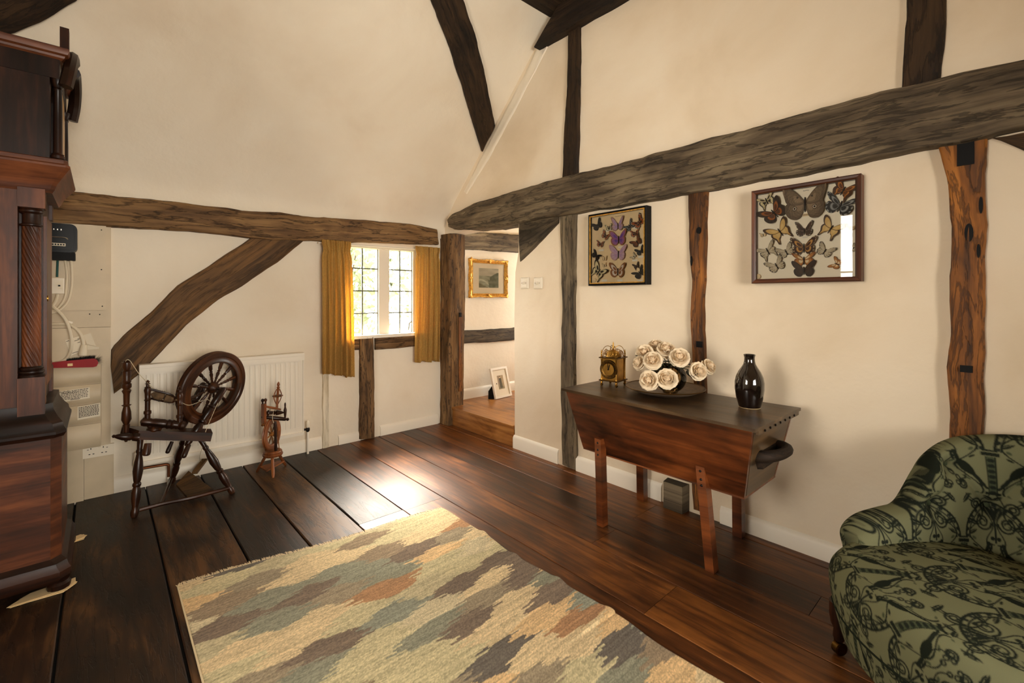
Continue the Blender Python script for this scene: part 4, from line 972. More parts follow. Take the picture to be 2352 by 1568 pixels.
turned('hub', wc - ax_ * .035, wc + ax_ * .035, [(0, .014), (.15, .022), (.25, .03), (.4, .036), (.6, .036), (.75, .03), (.85, .022), (1, .014)], sw)
turned('axle', wc - ax_ * .085, wc + ax_ * .085, [(0, .005), (1, .005)], sw, M['iron'], 8)
ends = [(wc - ax_ * .075, np.array([.375, 3.145, .35])), (wc + ax_ * .075, np.array([.33, 3.26, .37]))]
for (a, b) in ends:
    a2 = a + (a - b) / np.linalg.norm(a - b) * .014
    turned('wheel_upright', b - (a2 - b) * .12, a2, [(0, .010), (.08, .016), (.12, .016), (.13, .012), (.18, .020), (.30, .024), (.38, .015), (.40, .022), (.42, .022), (.44, .016), (.52, .020), (.60, .022), (.64, .017), (.66, .022), (.69, .016), (.72, .020), (.8, .021), (.97, .019), (1, .012)], sw)
# pegs below the bench
for (p, q, r) in (((.185, 3.12, .375), (.175, 3.10, .315), .020), ((.29, 3.13, .36), (.265, 3.11, .305), .011), ((.365, 3.12, .33), (.335, 3.09, .27), .014)):
    turned('bench_peg', p, q, [(0, r * .8), (.7, r), (.92, r * .9), (1, r * .5)], sw, n=10)
# treadle
tz = .03
q = [pF(405, 1117, tz), pF(433, 1086, .07), pF(491, 1130, tz), pF(432, 1148, tz)]
mb = MB(); mb.extrude([q[0], q[3], q[2], q[1]], (0, 0, .014), 0, (1, 0, 0)); tr = part('treadle', mb, M['oak_brace'], sw, smooth=False, bevel=.003)
a = np.array([.43, 3.42, .07]); b = np.array([.50, 3.55, .10])
mb = MB(); mb.box((a + b) / 2 + [0, 0, .0], (.155, .03, .014), 0, rotm('Z', math.atan2(b[1] - a[1], b[0] - a[0])) @ rotm('Y', -.2)); part('treadle_arm', mb, M['oak_brace'], tr, smooth=False, bevel=.003)
mb = MB(); mb.tube(spline([(.150, 3.12, .03), (.25, 3.115, .035), (.36, 3.10, .035), (.48, 3.105, .035), (.575, 3.115, .035)], 20), [.009, .012, .013] + [.013] * 15 + [.012, .011, .009][:3], 8) if False else mb.tube(spline([(.150, 3.12, .03), (.25, 3.115, .035), (.36, 3.10, .035), (.48, 3.105, .035), (.572, 3.115, .035)], 20), .011, 8)
part('treadle_bar', mb, M['turned'], sw)
mb = MB(); mb.tube([(.24, 3.115, .035), (.33, 3.53, .045)], .009, 8); part('treadle_bar', mb, M['turned'], sw)
# strings
mb = MB(); mb.tube(spline([d1 + [-.006, -.004, -.03], d1 + [-.004, -.012, -.006], d1 + [.012, -.012, -.008], (.15, 3.17, .745), ma + np.array([.005, 0, .205]), f0 + fx * .03 + np.array([0, 0, .03])], 40), .0016, 5); part('yarn', mb, M['string'], sw)
mb = MB(); mb.tube(spline([f1, (.37, 3.15, .545), (.46, 3.17, .56), wc - ax_ * .03 + u * -.12, wc - ax_ * .05], 30), .0013, 5); part('yarn', mb, M['string'], sw)
mb = MB(); mb.tube(spline([wc - ax_ * .08, (.45, 3.13, .40), (.44, 3.14, .33), (.44, 3.3, .2), (.475, 3.5, .11)], 24), .0014, 5); part('footman_cord', mb, M['string'], sw)

# ---------------------------------------------------------------- small spinning wheel
sm = thing('spinning_wheel', 'small red-brown upright spinning wheel on three splayed legs by the skirting', 'spinning wheel', (.85, 3.32, 0))
FW_ = M['fruitwood']
def A3(x, y, Y): return pA(x, y, Y)
ctr = np.array([.846, 3.32, 0])
mb = MB(); mb.ring_lathe(ctr + [0, 0, .105], ctr + [0, 0, .145], [(0, .050), (.15, .060), (.4, .062), (.55, .055), (.7, .058), (.9, .054), (1, .046)], 24); part('stand', mb, FW_, sm)
SL = [(0, .006), (.1, .009), (.4, .011), (.6, .008), (.65, .010), (1, .009)]
for (a, b) in (((.765, 3.385, 0), (.81, 3.34, .11)), ((.818, 3.20, 0), (.836, 3.29, .11)), ((.945, 3.385, 0), (.885, 3.34, .11))): turned('leg', a, b, SL, sm, FW_, 10)
mb = MB(); mb.extrude([(.79, 3.24, .035), (.93, 3.36, .035), (.90, 3.385, .035), (.775, 3.35, .035)], (0, 0, .008)); part('treadle', mb, FW_, sm, smooth=False, bevel=.002)
post0 = A3(634, 1042, 3.30); post1 = A3(632, 968, 3.30)
for (px, Y) in ((634, 3.285), (612, 3.345)):
    a = A3(px, 1045, Y); b = A3(px - 2, 968, Y); turned('upright', [a[0], a[1], .14], b, [(0, .009), (.1, .011), (.3, .008), (.7, .009), (.9, .011), (1, .008)], sm, M['turned'], 10)
w2c = A3(624, 1004, 3.315); th2 = math.radians(48); h2 = np.array([math.cos(th2), math.sin(th2), 0]); n2 = np.array([-math.sin(th2), math.cos(th2), 0]); zv = np.array([0, 0, 1.0])
w2c = np.array([w2c[0], w2c[1], .252])
prof = [(.068, -.008), (.075, -.011), (.100, -.011), (.105, -.006), (.102, 0), (.105, .006), (.100, .011), (.075, .011), (.068, .008)]
P = np.array([[w2c + (h2 * math.cos(t) + zv * math.sin(t)) * r + n2 * d for (r, d) in prof] for t in th]); mb = MB(); mb.grid(P, cu=True, cv=True); part('wheel_rim', mb, FW_, sm)
for k in range(8):
    t = k * PI / 4 + .2; d = h2 * math.cos(t) + zv * math.sin(t); turned('spoke', w2c + d * .012, w2c + d * .07, [(0, .003), (.4, .005), (.7, .003), (1, .004)], sm, M['oak_orange'], 6)
turned('hub', w2c - n2 * .016, w2c + n2 * .016, [(0, .006), (.3, .014), (.7, .014), (1, .006)], sm, M['oak_orange'], 12)
a = A3(600, 957, 3.31); b = A3(664, 963, 3.29); turned('cross_bar', a, b, [(0, .004), (.03, .010), (.06, .006), (.1, .011), (.6, .013), (.85, .012), (.9, .007), (.96, .011), (1, .004)], sm, M['turned'], 10)
bx0 = A3(606, 927, 3.30); bx1 = A3(606, 973, 3.30)
mb = MB(); mb.box((bx0 + bx1) / 2, (.018, .030, abs(bx0[2] - bx1[2])), 2, rotm('Z', .3)); part('flyer_post', mb, FW_, sm, smooth=False, bevel=.003)
for dx in (-.007, .010): turned('post_finial', bx0 + [dx, 0, 0], bx0 + [dx, 0, .034], [(0, .006), (.3, .005), (.6, .010), (.85, .009), (1, .003)], sm, M['turned'], 10)
turned('tension_knob', A3(602, 977, 3.29), A3(610, 970, 3.31), [(0, .008), (.4, .011), (.7, .006), (1, .006)], sm, M['oak_orange'], 10)
a = A3(609, 933, 3.30); b = A3(645, 940, 3.30); turned('flyer_bar', a, b, [(0, .006), (.5, .008), (1, .005)], sm, FW_, 8)
a = A3(610, 948, 3.31); b = A3(655, 947, 3.30); turned('bobbin', a, b, [(0, .004), (.1, .018), (.16, .019), (.2, .011), (.4, .010), (.45, .015), (.5, .008), (.55, .018), (.7, .014), (.9, .006), (1, .004)], sm, M['turned'], 12)
a = A3(655, 958, 3.29); b = A3(655, 924, 3.29); turned('maiden', a, b, [(0, .006), (.3, .009), (.5, .010), (.7, .005), (.85, .006), (.95, .005), (1, .001)], sm, M['turned'], 10)
a = A3(636, 938, 3.33); b = A3(640, 876, 3.33); turned('distaff', a, b, [(0, .005), (.06, .008), (.1, .007), (.3, .008), (.75, .007), (.79, .011), (.83, .005), (.88, .010), (.95, .007), (1, .001)], sm, FW_, 10)
ct = a + (b - a) * .47; mb = MB(); mb.ring_lathe(ct - [0, 0, .004], ct + [0, 0, .004], [(0, .030), (.5, .033), (1, .030)], 16); part('distaff_disc', mb, M['oak_orange'], sm)
lo = a + (b - a) * .10; hi = a + (b - a) * .80
for k in range(4):
    t = k * PI / 2 + .5; m = ct + np.array([math.cos(t), math.sin(t), 0]) * .033; mb = MB(); mb.tube(spline([lo, m, hi], 10), .0022, 5); part('distaff_rib', mb, FW_, sm)
mb = MB(); mb.tube(spline([A3(628, 945, 3.295), A3(626, 962, 3.28), A3(631, 975, 3.285)], 12), .0014, 5); part('yarn', mb, M['string'], sm)
mb = MB(); mb.tube(spline([A3(638, 990, 3.28), A3(641, 1030, 3.28), A3(645, 1050, 3.28)], 8), .003, 5); part('footman', mb, M['oak_orange'], sm)
# ---------------------------------------------------------------- dough bin
TZ = .675
bn = thing('dough_bin', 'reddish elm dough bin on four square legs against the right wall', 'dough bin', (2.02, 1.13, 0))
tf = [np.array([1.830, 1.610, .661]), np.array([1.790, .664, .661])]; bf = [np.array([1.925, 1.572, .35]), np.array([1.918, .742, .35])]
tb = [np.array([2.238, 1.610, .661]), np.array([2.248, .664, .661])]; bb_ = [np.array([2.255, 1.572, .35]), np.array([2.268, .742, .35])]
def slab(nm, q, th, mat, grain, bevel=.004):
    q = np.array(q); n = np.cross(q[1] - q[0], q[2] - q[0]); n = n / np.linalg.norm(n)
    mb = MB(); mb.extrude(q, n * th, 0, grain); return part(nm, mb, M[mat], bn, smooth=False, bevel=bevel)
slab('front_panel', [tf[0], bf[0], bf[1], tf[1]], .02, 'elm', (0, 1, 0)) if np.cross(bf[0] - tf[0], bf[1] - tf[0])[0] > 0 else slab('front_panel', [tf[0], tf[1], bf[1], bf[0]], .02, 'elm', (0, 1, 0))
def inward(q):
    q = np.array(q); n = np.cross(q[1] - q[0], q[2] - q[0]); c = np.array([2.03, 1.13, .5]) - q.mean(0)
    return q if n @ c > 0 else q[::-1]
dx = np.array([.021, 0, 0])
slab('back_panel', inward([tb[0], tb[1], bb_[1], bb_[0]]), .018, 'elm', (0, 1, 0))
slab('end_panel', inward([tf[1] + dx, tb[1] - dx, bb_[1] - dx, bf[1] + dx]), .02, 'elm_top', (1, 0, 0))
slab('end_panel', inward([tf[0] + dx, tb[0] - dx, bb_[0] - dx, bf[0] + dx]), .02, 'elm_top', (1, 0, 0))
mb = MB(); mb.extrude([bf[0] + [.002, .0, -.008], bb_[0] + [-.002, .0, -.008], bb_[1] + [-.002, .0, -.008], bf[1] + [.002, .0, -.008]][::-1], (0, 0, .012), 0, (0, 1, 0)); part('bottom_board', mb, M['elm'], bn, smooth=False, bevel=.003)
mb = MB(); mb.extrude([(1.812, 1.628, .662), (1.765, .644, .662), (2.264, .640, .662), (2.246, 1.630, .662)], (0, 0, .0125), 0, (0, 1, 0)); part('lid', mb, M['elm_top'], bn, smooth=False, bevel=.004)
mb = MB(); mb.extrude([(1.800, .654, .645), (1.800, .646, .645), (2.25, .644, .645), (2.25, .654, .645)], (0, 0, .016), 0, (1, 0, 0)); part('end_batten', mb, M['elm_top'], bn, smooth=False, bevel=.002)
for k in range(7):
    p = np.array([1.86 + k * .055, .6445, .653]); mb = MB(); mb.ring_lathe(p + [0, .001, 0], p - [0, .004, 0], [(0, .005), (.7, .005), (1, .002)], 8); part('nail', mb, M['iron'], bn)
for (fx0, fy0, tx0, ty0) in ((1.893, 1.421, 1.887, 1.430), (1.920, .873, 1.905, .908)):
    q = [(fx0 - .022, fy0 - .019, 0), (fx0 + .022, fy0 - .019, 0), (fx0 + .022, fy0 + .019, 0), (fx0 - .022, fy0 + .019, 0)]
    mb = MB(); mb.extrude(q, (tx0 - fx0, ty0 - fy0, .440), 0, (0, 0, 1)); lg = part('leg', mb, M['elm'], bn, smooth=False, bevel=.004)
    for z in (.42, .385, .36):
        k = z / .44; p = np.array([fx0 + (tx0 - fx0) * k - .022, fy0 + (ty0 - fy0) * k, z]); mb = MB(); mb.ring_lathe(p + [.001, 0, 0], p - [.005, 0, 0], [(0, .006), (.6, .005), (1, .002)], 8); part('bolt', mb, M['iron'], lg)
for (y, x0) in ((1.445, 2.298), (.915, 2.302)):
    mb = MB(); mb.extrude([(x0 - .022, y - .022, 0), (x0 + .022, y - .022, 0), (x0 + .022, y + .022, 0), (x0 - .022, y + .022, 0)], (-.012, 0, .44), 0, (0, 0, 1)); part('leg', mb, M['elm'], bn, smooth=False, bevel=.004)
# carved lug handle on the end
th = np.linspace(0, PI, 17); ring = []
for t in th: ring.append((2.045 - .100 * math.cos(t), .712 - .080 * math.sin(t) ** .8, .520 + .012 * math.sin(t)))
mb = MB(); mb.tube(ring, np.interp(np.sin(th), [0, 1], [.026, .021]), 10); part('lug_handle', mb, M['oak_dark'], bn)
mb = MB(); mb.box((2.045, .700, .515), (.21, .022, .085), 0, rotm('X', -.25)); part('handle_block', mb, M['oak_dark'], bn, smooth=False, bevel=.006)

# ---------------------------------------------------------------- brass lantern clock
BR, BD = M['brass'], M['brass_dark']
lc = thing('lantern_clock', 'small brass lantern clock with open fretwork on the dough bin lid', 'clock', (2.085, 1.492, TZ), math.radians(8))
def lcp(nm, mb, mat, parent=None, **k): return part(nm, mb, mat, parent or lc, local=True, **k)
hw, hd = .044, .050     # half width (y), half depth (x); the dial faces -x
for sx in (-1, 1):
    for sy in (-1, 1):
        mb = MB(); mb.ring_lathe((sx * hd, sy * hw, .0), (sx * hd, sy * hw, .028), [(0, .004), (.15, .0075), (.4, .0085), (.55, .004), (.7, .007), (.9, .006), (1, .004)], 12); lcp('foot', mb, BR)
        mb = MB(); mb.ring_lathe((sx * hd, sy * hw, .033), (sx * hd, sy * hw, .150), [(0, .0055), (.06, .0055), (.08, .0038), (.9, .0038), (.93, .0055), (1, .0055)], 10); lcp('pillar', mb, BR)
        mb = MB(); mb.ring_lathe((sx * hd, sy * hw, .155), (sx * hd, sy * hw, .196), [(0, .005), (.15, .006), (.25, .003), (.45, .0055), (.6, .003), (.7, .0045), (.85, .0025), (1, .001)], 10); lcp('corner_finial', mb, BR)
for z in (.028, .150):
    mb = MB(); mb.box((0, 0, z + .003), (hd * 2 + .022, hw * 2 + .022, .006)); lcp('plate', mb, BD, smooth=False, bevel=.0015)
mb = MB(); mb.box((0, 0, .092), (hd * 2 - .004, hw * 2 - .004, .116)); lcp('case', mb, BR, smooth=False, bevel=.001)
n = 40; t = np.arange(n) * 2 * PI / n; xd = -hd - .004
mb = MB(); P = np.array([[(xd, r * math.cos(a), .092 + r * math.sin(a)) for r in (.032, .036, .050, .052)] for a in t]); P[:, 0, 0] -= .001; P[:, 1, 0] -= .003; P[:, 2, 0] -= .003; P[:, 3, 0] += .003
mb.grid(P, cu=True); dl = lcp('chapter_ring', mb, BD)
mb = MB(); P = np.array([[(xd - .001, r * math.cos(a), .092 + r * math.sin(a)) for r in (.0001, .033)] for a in t]); mb.grid(P, cu=True); lcp('dial_centre', mb, M['brass'], dl)
for k in range(12):
    a = k * PI / 6; mb = MB(); c_ = np.array([xd - .0034, .043 * math.sin(a), .092 + .043 * math.cos(a)]); mb.box(c_, (.0008, .0025, .009), 2, rotm('X', -a)); lcp('hour_mark', mb, M['black'], dl, smooth=False)
for (a, l, w_) in ((.35, .030, .003), (-.35 + .25, .034, .0022)):
    mb = MB(); mb.box((xd - .0045, math.sin(a) * -l / 2, .092 + math.cos(a) * l / 2), (.001, w_, l), 2, rotm('X', a)); lcp('hand', mb, M['black'], dl, smooth=False)
mb = MB(); mb.ring_lathe((xd - .001, 0, .092), (xd - .007, 0, .092), [(0, .004), (1, .003)], 8); lcp('hand_boss', mb, M['black'], dl)
# bell, straps, finial, frets
mb = MB(); ph = np.linspace(0, PI / 2 - .08, 8); mb.ring_lathe((0, 0, .158), (0, 0, .196), [(0, .042)] + [(math.sin(p), .040 * math.cos(p)) for p in ph[1:]], 22); lcp('bell', mb, BR)
mb = MB(); mb.ring_lathe((0, 0, .196), (0, 0, .238), [(0, .007), (.15, .004), (.4, .005), (.55, .003), (.7, .004), (1, .001)], 10); lcp('top_finial', mb, BR)
for sx in (-1, 1):
    for sy in (-1, 1):
        mb = MB(); mb.tube(spline([(sx * hd, sy * hw, .172), (sx * hd * .8, sy * hw * .8, .205), (sx * hd * .45, sy * hw * .45, .216), (sx * .004, sy * .004, .202)], 14), .0018, 6); lcp('bell_strap', mb, BR)
def fret(o, d):
    o = np.array(o); d = np.array(d); up_ = np.array([0, 0, 1.0]); mb = MB()
    mb.tube(spline([o - d * .034 + up_ * .002, o - d * .028 + up_ * .024, o - d * .012 + up_ * .034, o + up_ * .038, o + d * .012 + up_ * .034, o + d * .028 + up_ * .024, o + d * .034 + up_ * .002], 30), .0018, 6)
    for s_ in (-1, 1):
        q = np.linspace(0, 2.6 * PI, 26); mb.tube([o + d * s_ * (.016 + .0095 * (1 - a / 9) * math.cos(a)) + up_ * (.014 + .0095 * (1 - a / 9) * math.sin(a)) for a in q], .0013, 5)
        mb.tube([o + d * s_ * .006 + up_ * .002, o + d * s_ * .009 + up_ * .034], .0013, 5)
    mb.tube([o + up_ * .002, o + up_ * .037], .0015, 5); return mb
for (o, d) in (((-hd, 0, .156), (0, 1, 0)), ((hd, 0, .156), (0, 1, 0)), ((0, -hw, .156), (1, 0, 0)), ((0, hw, .156), (1, 0, 0))):
    f_ = lcp('fret', fret(o, d), BR); f_['kind'] = 'stuff'

# ---------------------------------------------------------------- dish, rose bowl, roses, vase
dc = np.array([2.085, 1.185, TZ]); mb = MB()
mb.ring_lathe(dc + [0, 0, .0005], dc + [0, 0, .036], [(0, .085), (.05, .09), (.35, .14), (.9, .186), (1, .190), (.98, .186), (.55, .140), (.35, .09), (.28, .03), (.28, .001)], 56, caps=False)
mb.poly([dc + [.085 * math.cos(a), .085 * math.sin(a), .0005] for a in -np.arange(40) * 2 * PI / 40])
dish = solo('shallow_dish', mb, wood('turned_dish', (74, 58, 44), (104, 84, 64), (130, 108, 84), .55, 30, 4, .1, .002, vary=0), 'wide shallow brown dish under the rose bowl', 'dish')
mb = MB(); q = np.arange(56) * 2 * PI / 56; mb.tube([dc + [.1885 * math.cos(a), .1885 * math.sin(a), .0362] for a in q], .0025, 6, closed=True); part('rim', mb, M['brass_dark'], dish)
bc = np.array([2.085, 1.155, TZ + .0115])
gl = NT('smoky_glass'); gl.b.inputs['Base Color'].default_value = rgba((150, 124, 92)); gl.b.inputs['Roughness'].default_value = .04
tp = gl.n('ShaderNodeBsdfTransparent'); tp.inputs[0].default_value = rgba((206, 184, 150)); mxs = gl.n('ShaderNodeMixShader'); lw = gl.n('ShaderNodeLayerWeight'); lw.inputs[0].default_value = .35
g2 = gl.n('ShaderNodeBsdfGlossy'); g2.inputs['Roughness'].default_value = .03; gl.l(lw.outputs['Fresnel'], mxs.inputs[0]); gl.l(tp.outputs[0], mxs.inputs[1]); gl.l(g2.outputs[0], mxs.inputs[2]); gl.l(mxs.outputs[0], gl.out.inputs[0])
ph = np.linspace(-PI / 2, 1.02, 22); R_ = .076
prof = [((math.sin(p) + 1) / 2, max(.0008, R_ * math.cos(p))) for p in ph]; prof[0] = (0, .034); prof = [(0, .0008)] + [x for x in prof if x[1] > .033]
mb = MB(); mb.ring_lathe(bc, bc + [0, 0, .148], prof, 36, caps=False); solo('rose_bowl', mb, gl.m, 'round smoky glass bowl holding the roses', 'bowl', smooth=80)
# petals: three sizes, shared meshes
def petal(w_, l_, cup, curl, seed):
    u = np.linspace(-1, 1, 9); v = np.linspace(0, 1, 9); P = np.zeros((9, 9, 3)); rs = np.random.RandomState(seed)
    for i, vv in enumerate(v):
        wid = w_ * (math.sin(min(vv * 1.15 + .12, 1) * PI * .62) ** .8) * (1 if vv < .85 else 1 - (vv - .85) * 2.2)
        for j, uu in enumerate(u):
            lft = cup * (1 - math.cos(uu * .9)); tip = curl * max(0, vv - .6) ** 2 * 5
            P[i, j] = (uu * wid, l_ * .36 * math.sin(vv * 2.2) + tip * 1.1 - lft * (.4 + .6 * vv), l_ * vv * (1 - .12 * uu * uu) - tip * .8 + .0012 * math.sin(uu * 7 + seed) * vv)
    mb = MB(); mb.grid(P); return mb.mesh('petal')
pet = []
for k, (w_, l_, c_, cu, mt_) in enumerate(((.011, .027, .016, .0, 'petal2'), (.020, .033, .016, .006, 'petal'), (.027, .037, .012, .012, 'petal'))):
    me = petal(w_, l_, c_, cu, k); me.materials.append(M[mt_]); me.polygons.foreach_set('use_smooth', np.ones(len(me.polygons), bool)); pet.append(me)
rl = MB(); P = np.zeros((7, 5, 3))
for i, v in enumerate(np.linspace(0, 1, 7)):
    for j, u in enumerate(np.linspace(-1, 1, 5)): P[i, j] = (u * .018 * math.sin(min(.999, v * .96 + .03) * PI) ** .75, v * .05, .004 * abs(u) - .012 * v * v)
rl.grid(P); leafme = rl.mesh('leaf'); leafme.materials.append(M['leaf'])
def rose(px, py, d, sc, label, tilt=(0, 0), nleaf=1, full=True, seed=0):
    rs = np.random.RandomState(seed + 11); p = EYEP + sight(px, py) * d
    out = p - (bc + [0, 0, .11]); out = out / (np.linalg.norm(out) + 1e-6); tocam = EYEP - p; tocam /= np.linalg.norm(tocam)
    nrm = tocam * .62 + out * .85 + np.array([0, 0, .30]) + rs.randn(3) * .18; nrm /= np.linalg.norm(nrm)
    base = p - nrm * .022 * sc
    t = thing('rose', label, 'rose', tuple(base), group='roses in the glass bowl')
    qn = Vector((0, 0, 1)).rotation_difference(Vector(nrm)).to_matrix().to_4x4()
    for layer, (me, cnt, open_, off) in enumerate(((pet[0], 3, -.42, .008), (pet[0], 4, -.22, .007), (pet[0], 5, .02, .006), (pet[1], 5, .10, .003), (pet[1], 6, .36, .001), (pet[2], 6, .62, -.001), (pet[2], 5, .95, -.003))):
        for k in range(cnt):
            a = k * 2 * PI / cnt + layer * .6 + rs.randn() * .12
            m = qn @ Matrix.Rotation(a, 4, 'Z') @ Matrix.Translation((0, .002 + .001 * layer, off)) @ Matrix.Rotation(-open_ + rs.randn() * .08, 4, 'X') @ Matrix.Scale(sc * (.95 + .1 * rs.rand()), 4)
            o = bpy.data.objects.new('petal', me); COL.objects.link(o); o.parent = t; o.matrix_local = m
    pts = spline([base + nrm * .004, base - nrm * .03, (base * .35 + (bc + [0, 0, .12]) * .65), bc + [rs.randn() * .015, rs.randn() * .015, .012]], 18)
    mb = MB(); mb.tube(pts, .0022, 6); part('stem', mb, M['stem'], t)
    for k in range(nleaf):
        a = rs.rand() * 6.28; q = pts[6 + 2 * k] - base
        o = bpy.data.objects.new('leaf', leafme); COL.objects.link(o); o.parent = t
        o.matrix_local = Matrix.Translation(Vector(q)) @ Matrix.Rotation(a, 4, 'Z') @ Matrix.Rotation(rs.uniform(-.6, .5), 4, 'X') @ Matrix.Scale(1.25, 4)
for k, r in enumerate((
    (1498, 824, 2.13, 1.08, 'cream rose at the left middle of the bunch', 3), (1530, 797, 2.19, 1.12, 'cream rose at the top of the bunch', 2), (1561, 817, 2.12, 1.15, 'wide open cream rose at the right of the bunch', 3),
    (1532, 868, 2.05, 1.15, 'open cream rose drooping in front of the glass bowl', 2), (1488, 872, 2.08, 1.12, 'cream rose hanging low at the left over the dish', 3), (1478, 806, 2.21, 1.05, 'pale rose at the upper left of the bunch', 2),
    (1506, 788, 2.26, .9, 'half hidden pale rose at the back of the bunch', 1), (1463, 830, 2.2, .85, 'small yellowish rose at the far left of the bunch', 2), (1609, 851, 2.10, 1.05, 'cream rose leaning out to the right over the dish', 2), (1634, 839, 2.16, .9, 'rose furthest right, behind another rose', 1))):
    rose(*r[:5], nleaf=r[5], seed=k)
vc = np.array([2.10, .790, TZ])
mb = MB(); mb.ring_lathe(vc, vc + [0, 0, .231], [(0, .040), (.015, .043), (.08, .047), (.2, .054), (.35, .0585), (.48, .0585), (.58, .054), (.68, .044), (.76, .032), (.82, .0245), (.88, .0215), (.94, .0205), (.975, .0225), (.995, .0245), (1, .0235), (.985, .018), (.9, .016), (.8, .018)], 48)
vs_ = solo('bottle_vase', mb, M['glaze'], 'tall glossy black bottle vase on the dough bin', 'vase', smooth=60)
mb = MB(); mb.ring_lathe(vc + [0, 0, .0002], vc + [0, 0, .004], [(0, .039), (.5, .0425), (1, .0435)], 40); part('foot_ring', mb, M['paper_tan'], vs_)
# light switches by the doorway
for (x, lab) in ((1206, 'white light switch nearer the doorway'), (1237, 'white light switch nearer the grey stud')):
    p = pB(x, 650, 2.369); t = thing('light_switch', lab, 'switch', tuple(p), group=None)
    P = []
    for (s_, o_) in ((.043, 0), (.043, .006), (.038, .011), (.026, .014), (.024, .0135)):
        P.append([p + np.array([-o_, y * s_, z * s_]) for (y, z) in ((-1, -1), (1, -1), (1, 1), (-1, 1))])
    mb = MB(); mb.grid(np.array(P), cv=True); mb.poly(P[-1][::-1]); pt = part('plate', mb, M['plastic'], t, smooth=False, bevel=.003)
    mb = MB(); mb.box(p + [-.018, 0, 0], (.012, .010, .018), 0, rotm('Y', .3)); part('rocker', mb, M['plastic'], pt, smooth=False, bevel=.001)
    for dy in (-.022, .022):
        mb = MB(); mb.ring_lathe(p + [-.012, dy, 0], p + [-.0155, dy, 0], [(0, .003), (1, .002)], 8); part('screw', mb, M['brass_dark'], pt)
# ---------------------------------------------------------------- butterfly cases
FORE = {'std': [(.03, .02), (.22, .42), (.55, .80), (.88, .98), (1.0, .86), (.93, .55), (.72, .22), (.40, .02)],
        'long': [(.03, .05), (.30, .42), (.70, .72), (.98, .80), (1.0, .66), (.80, .36), (.48, .10), (.22, -.02)],
        'up': [(.03, .02), (.22, .50), (.55, 1.0), (.80, 1.2), (.92, 1.1), (.78, .62), (.60, .20), (.34, .0)],
        'owl': [(.03, .05), (.25, .50), (.60, .88), (.92, 1.0), (1.0, .80), (.92, .40), (.80, .05), (.42, -.08)]}
HIND = {'std': [(.03, .0), (.36, .04), (.68, .18), (.82, -.05), (.74, -.42), (.48, -.66), (.22, -.60), (.05, -.25)],
        'tail': [(.03, .0), (.36, .04), (.66, .16), (.76, -.12), (.66, -.42), (.60, -.62), (.62, -.98), (.50, -1.0), (.44, -.62), (.22, -.50), (.05, -.22)],
        'owl': [(.03, .0), (.42, -.06), (.80, .06), (.90, -.30), (.78, -.70), (.50, -.90), (.20, -.78), (.05, -.30)]}
def L3(c): return np.array(lin(c))
STY = {  # inner, outer band, margin, spots
    'owl': ((140, 116, 88), (112, 92, 68), (92, 74, 54), None), 'black_cream': ((34, 24, 16), (214, 196, 146), (26, 18, 12), None), 'brown_orange': ((84, 46, 22), (158, 88, 32), (40, 24, 15), None),
    'orange_tail': ((96, 52, 18), (190, 116, 40), (70, 40, 18), None), 'blue_black': ((34, 32, 30), (146, 146, 140), (28, 25, 23), (190, 188, 178)), 'yellow': ((222, 186, 116), (214, 172, 98), (66, 40, 20), None),
    'dark_white': ((52, 34, 22), (70, 48, 32), (44, 28, 18), (196, 184, 160)), 'veined': ((206, 190, 158), (190, 172, 138), (62, 48, 34), (210, 196, 166)), 'dark_dots': ((66, 34, 14), (200, 142, 66), (58, 30, 14), (222, 196, 150)),
    'pale_centre': ((226, 200, 152), (178, 116, 52), (130, 76, 30), None), 'plain_dark': ((64, 44, 30), (50, 32, 20), (40, 24, 16), None), 'black': ((22, 20, 16), (34, 30, 24), (18, 16, 13), None),
    'violet': ((158, 128, 168), (176, 142, 150), (150, 112, 96), None), 'purple': ((98, 62, 132), (138, 84, 132), (150, 92, 52), None), 'lilac': ((174, 136, 160), (184, 150, 160), (182, 140, 136), None),
    'black_orange': ((26, 20, 16), (150, 78, 34), (24, 18, 14), (206, 190, 160)), 'brown': ((120, 66, 30), (92, 50, 24), (52, 30, 18), None), 'stripe': ((132, 82, 40), (206, 190, 168), (150, 92, 40), None), 'pale': ((222, 196, 150), (214, 184, 136), (160, 126, 84), None)}
def wing(out, nr, sty, rs, hind):
    out = np.array(out, float); k = len(out); o = np.c_[out, np.zeros(k)]; o = spline(o, 36, closed=True)[:, :2]; n = len(o)
    c = out[0] * .7 + out.mean(0) * .3
    if not hind: o = o * (1 + .0)
    inner, band, marg, spot = [None if x is None else L3(x) for x in STY[sty]]
    S = np.linspace(0, 1, nr); P = np.zeros((nr, n, 2)); Cc = np.zeros((nr, n, 3)); th = np.arange(n) / n
    for i, s in enumerate(S):
        P[i] = c + (o - c) * s
        col = np.tile(inner, (n, 1))
        if s > .42: col = np.tile(band, (n, 1))
        if s > .78: col = np.tile(marg, (n, 1))
        if sty in ('dark_dots', 'brown_orange', 'blue_black', 'orange_tail') and s > .62: col = np.tile(marg, (n, 1))
        if sty == 'stripe': col = np.tile(band if .45 < s < .68 else inner, (n, 1))
        if sty == 'owl':
            wv = np.sin(th * 113 + s * 29) * np.sin(s * 61 + th * 17) + .5 * np.sin(th * 47 - s * 37); col = col * (1 + .42 * wv[:, None])
            if s > .9: col = np.tile(marg, (n, 1))
        if sty in ('veined', 'violet', 'lilac', 'purple', 'brown', 'dark_white') and .1 < s:
            vein = np.abs(np.sin(th * PI * 9)) < .22; col[vein] = col[vein] * (.45 if sty == 'veined' else .8)
        if spot is not None and .82 < s < .96:
            m = np.sin(th * 2 * PI * 9) > .3; col[m] = spot
        Cc[i] = col * (.94 + .12 * rs.rand(n, 1))
    return P, Cc
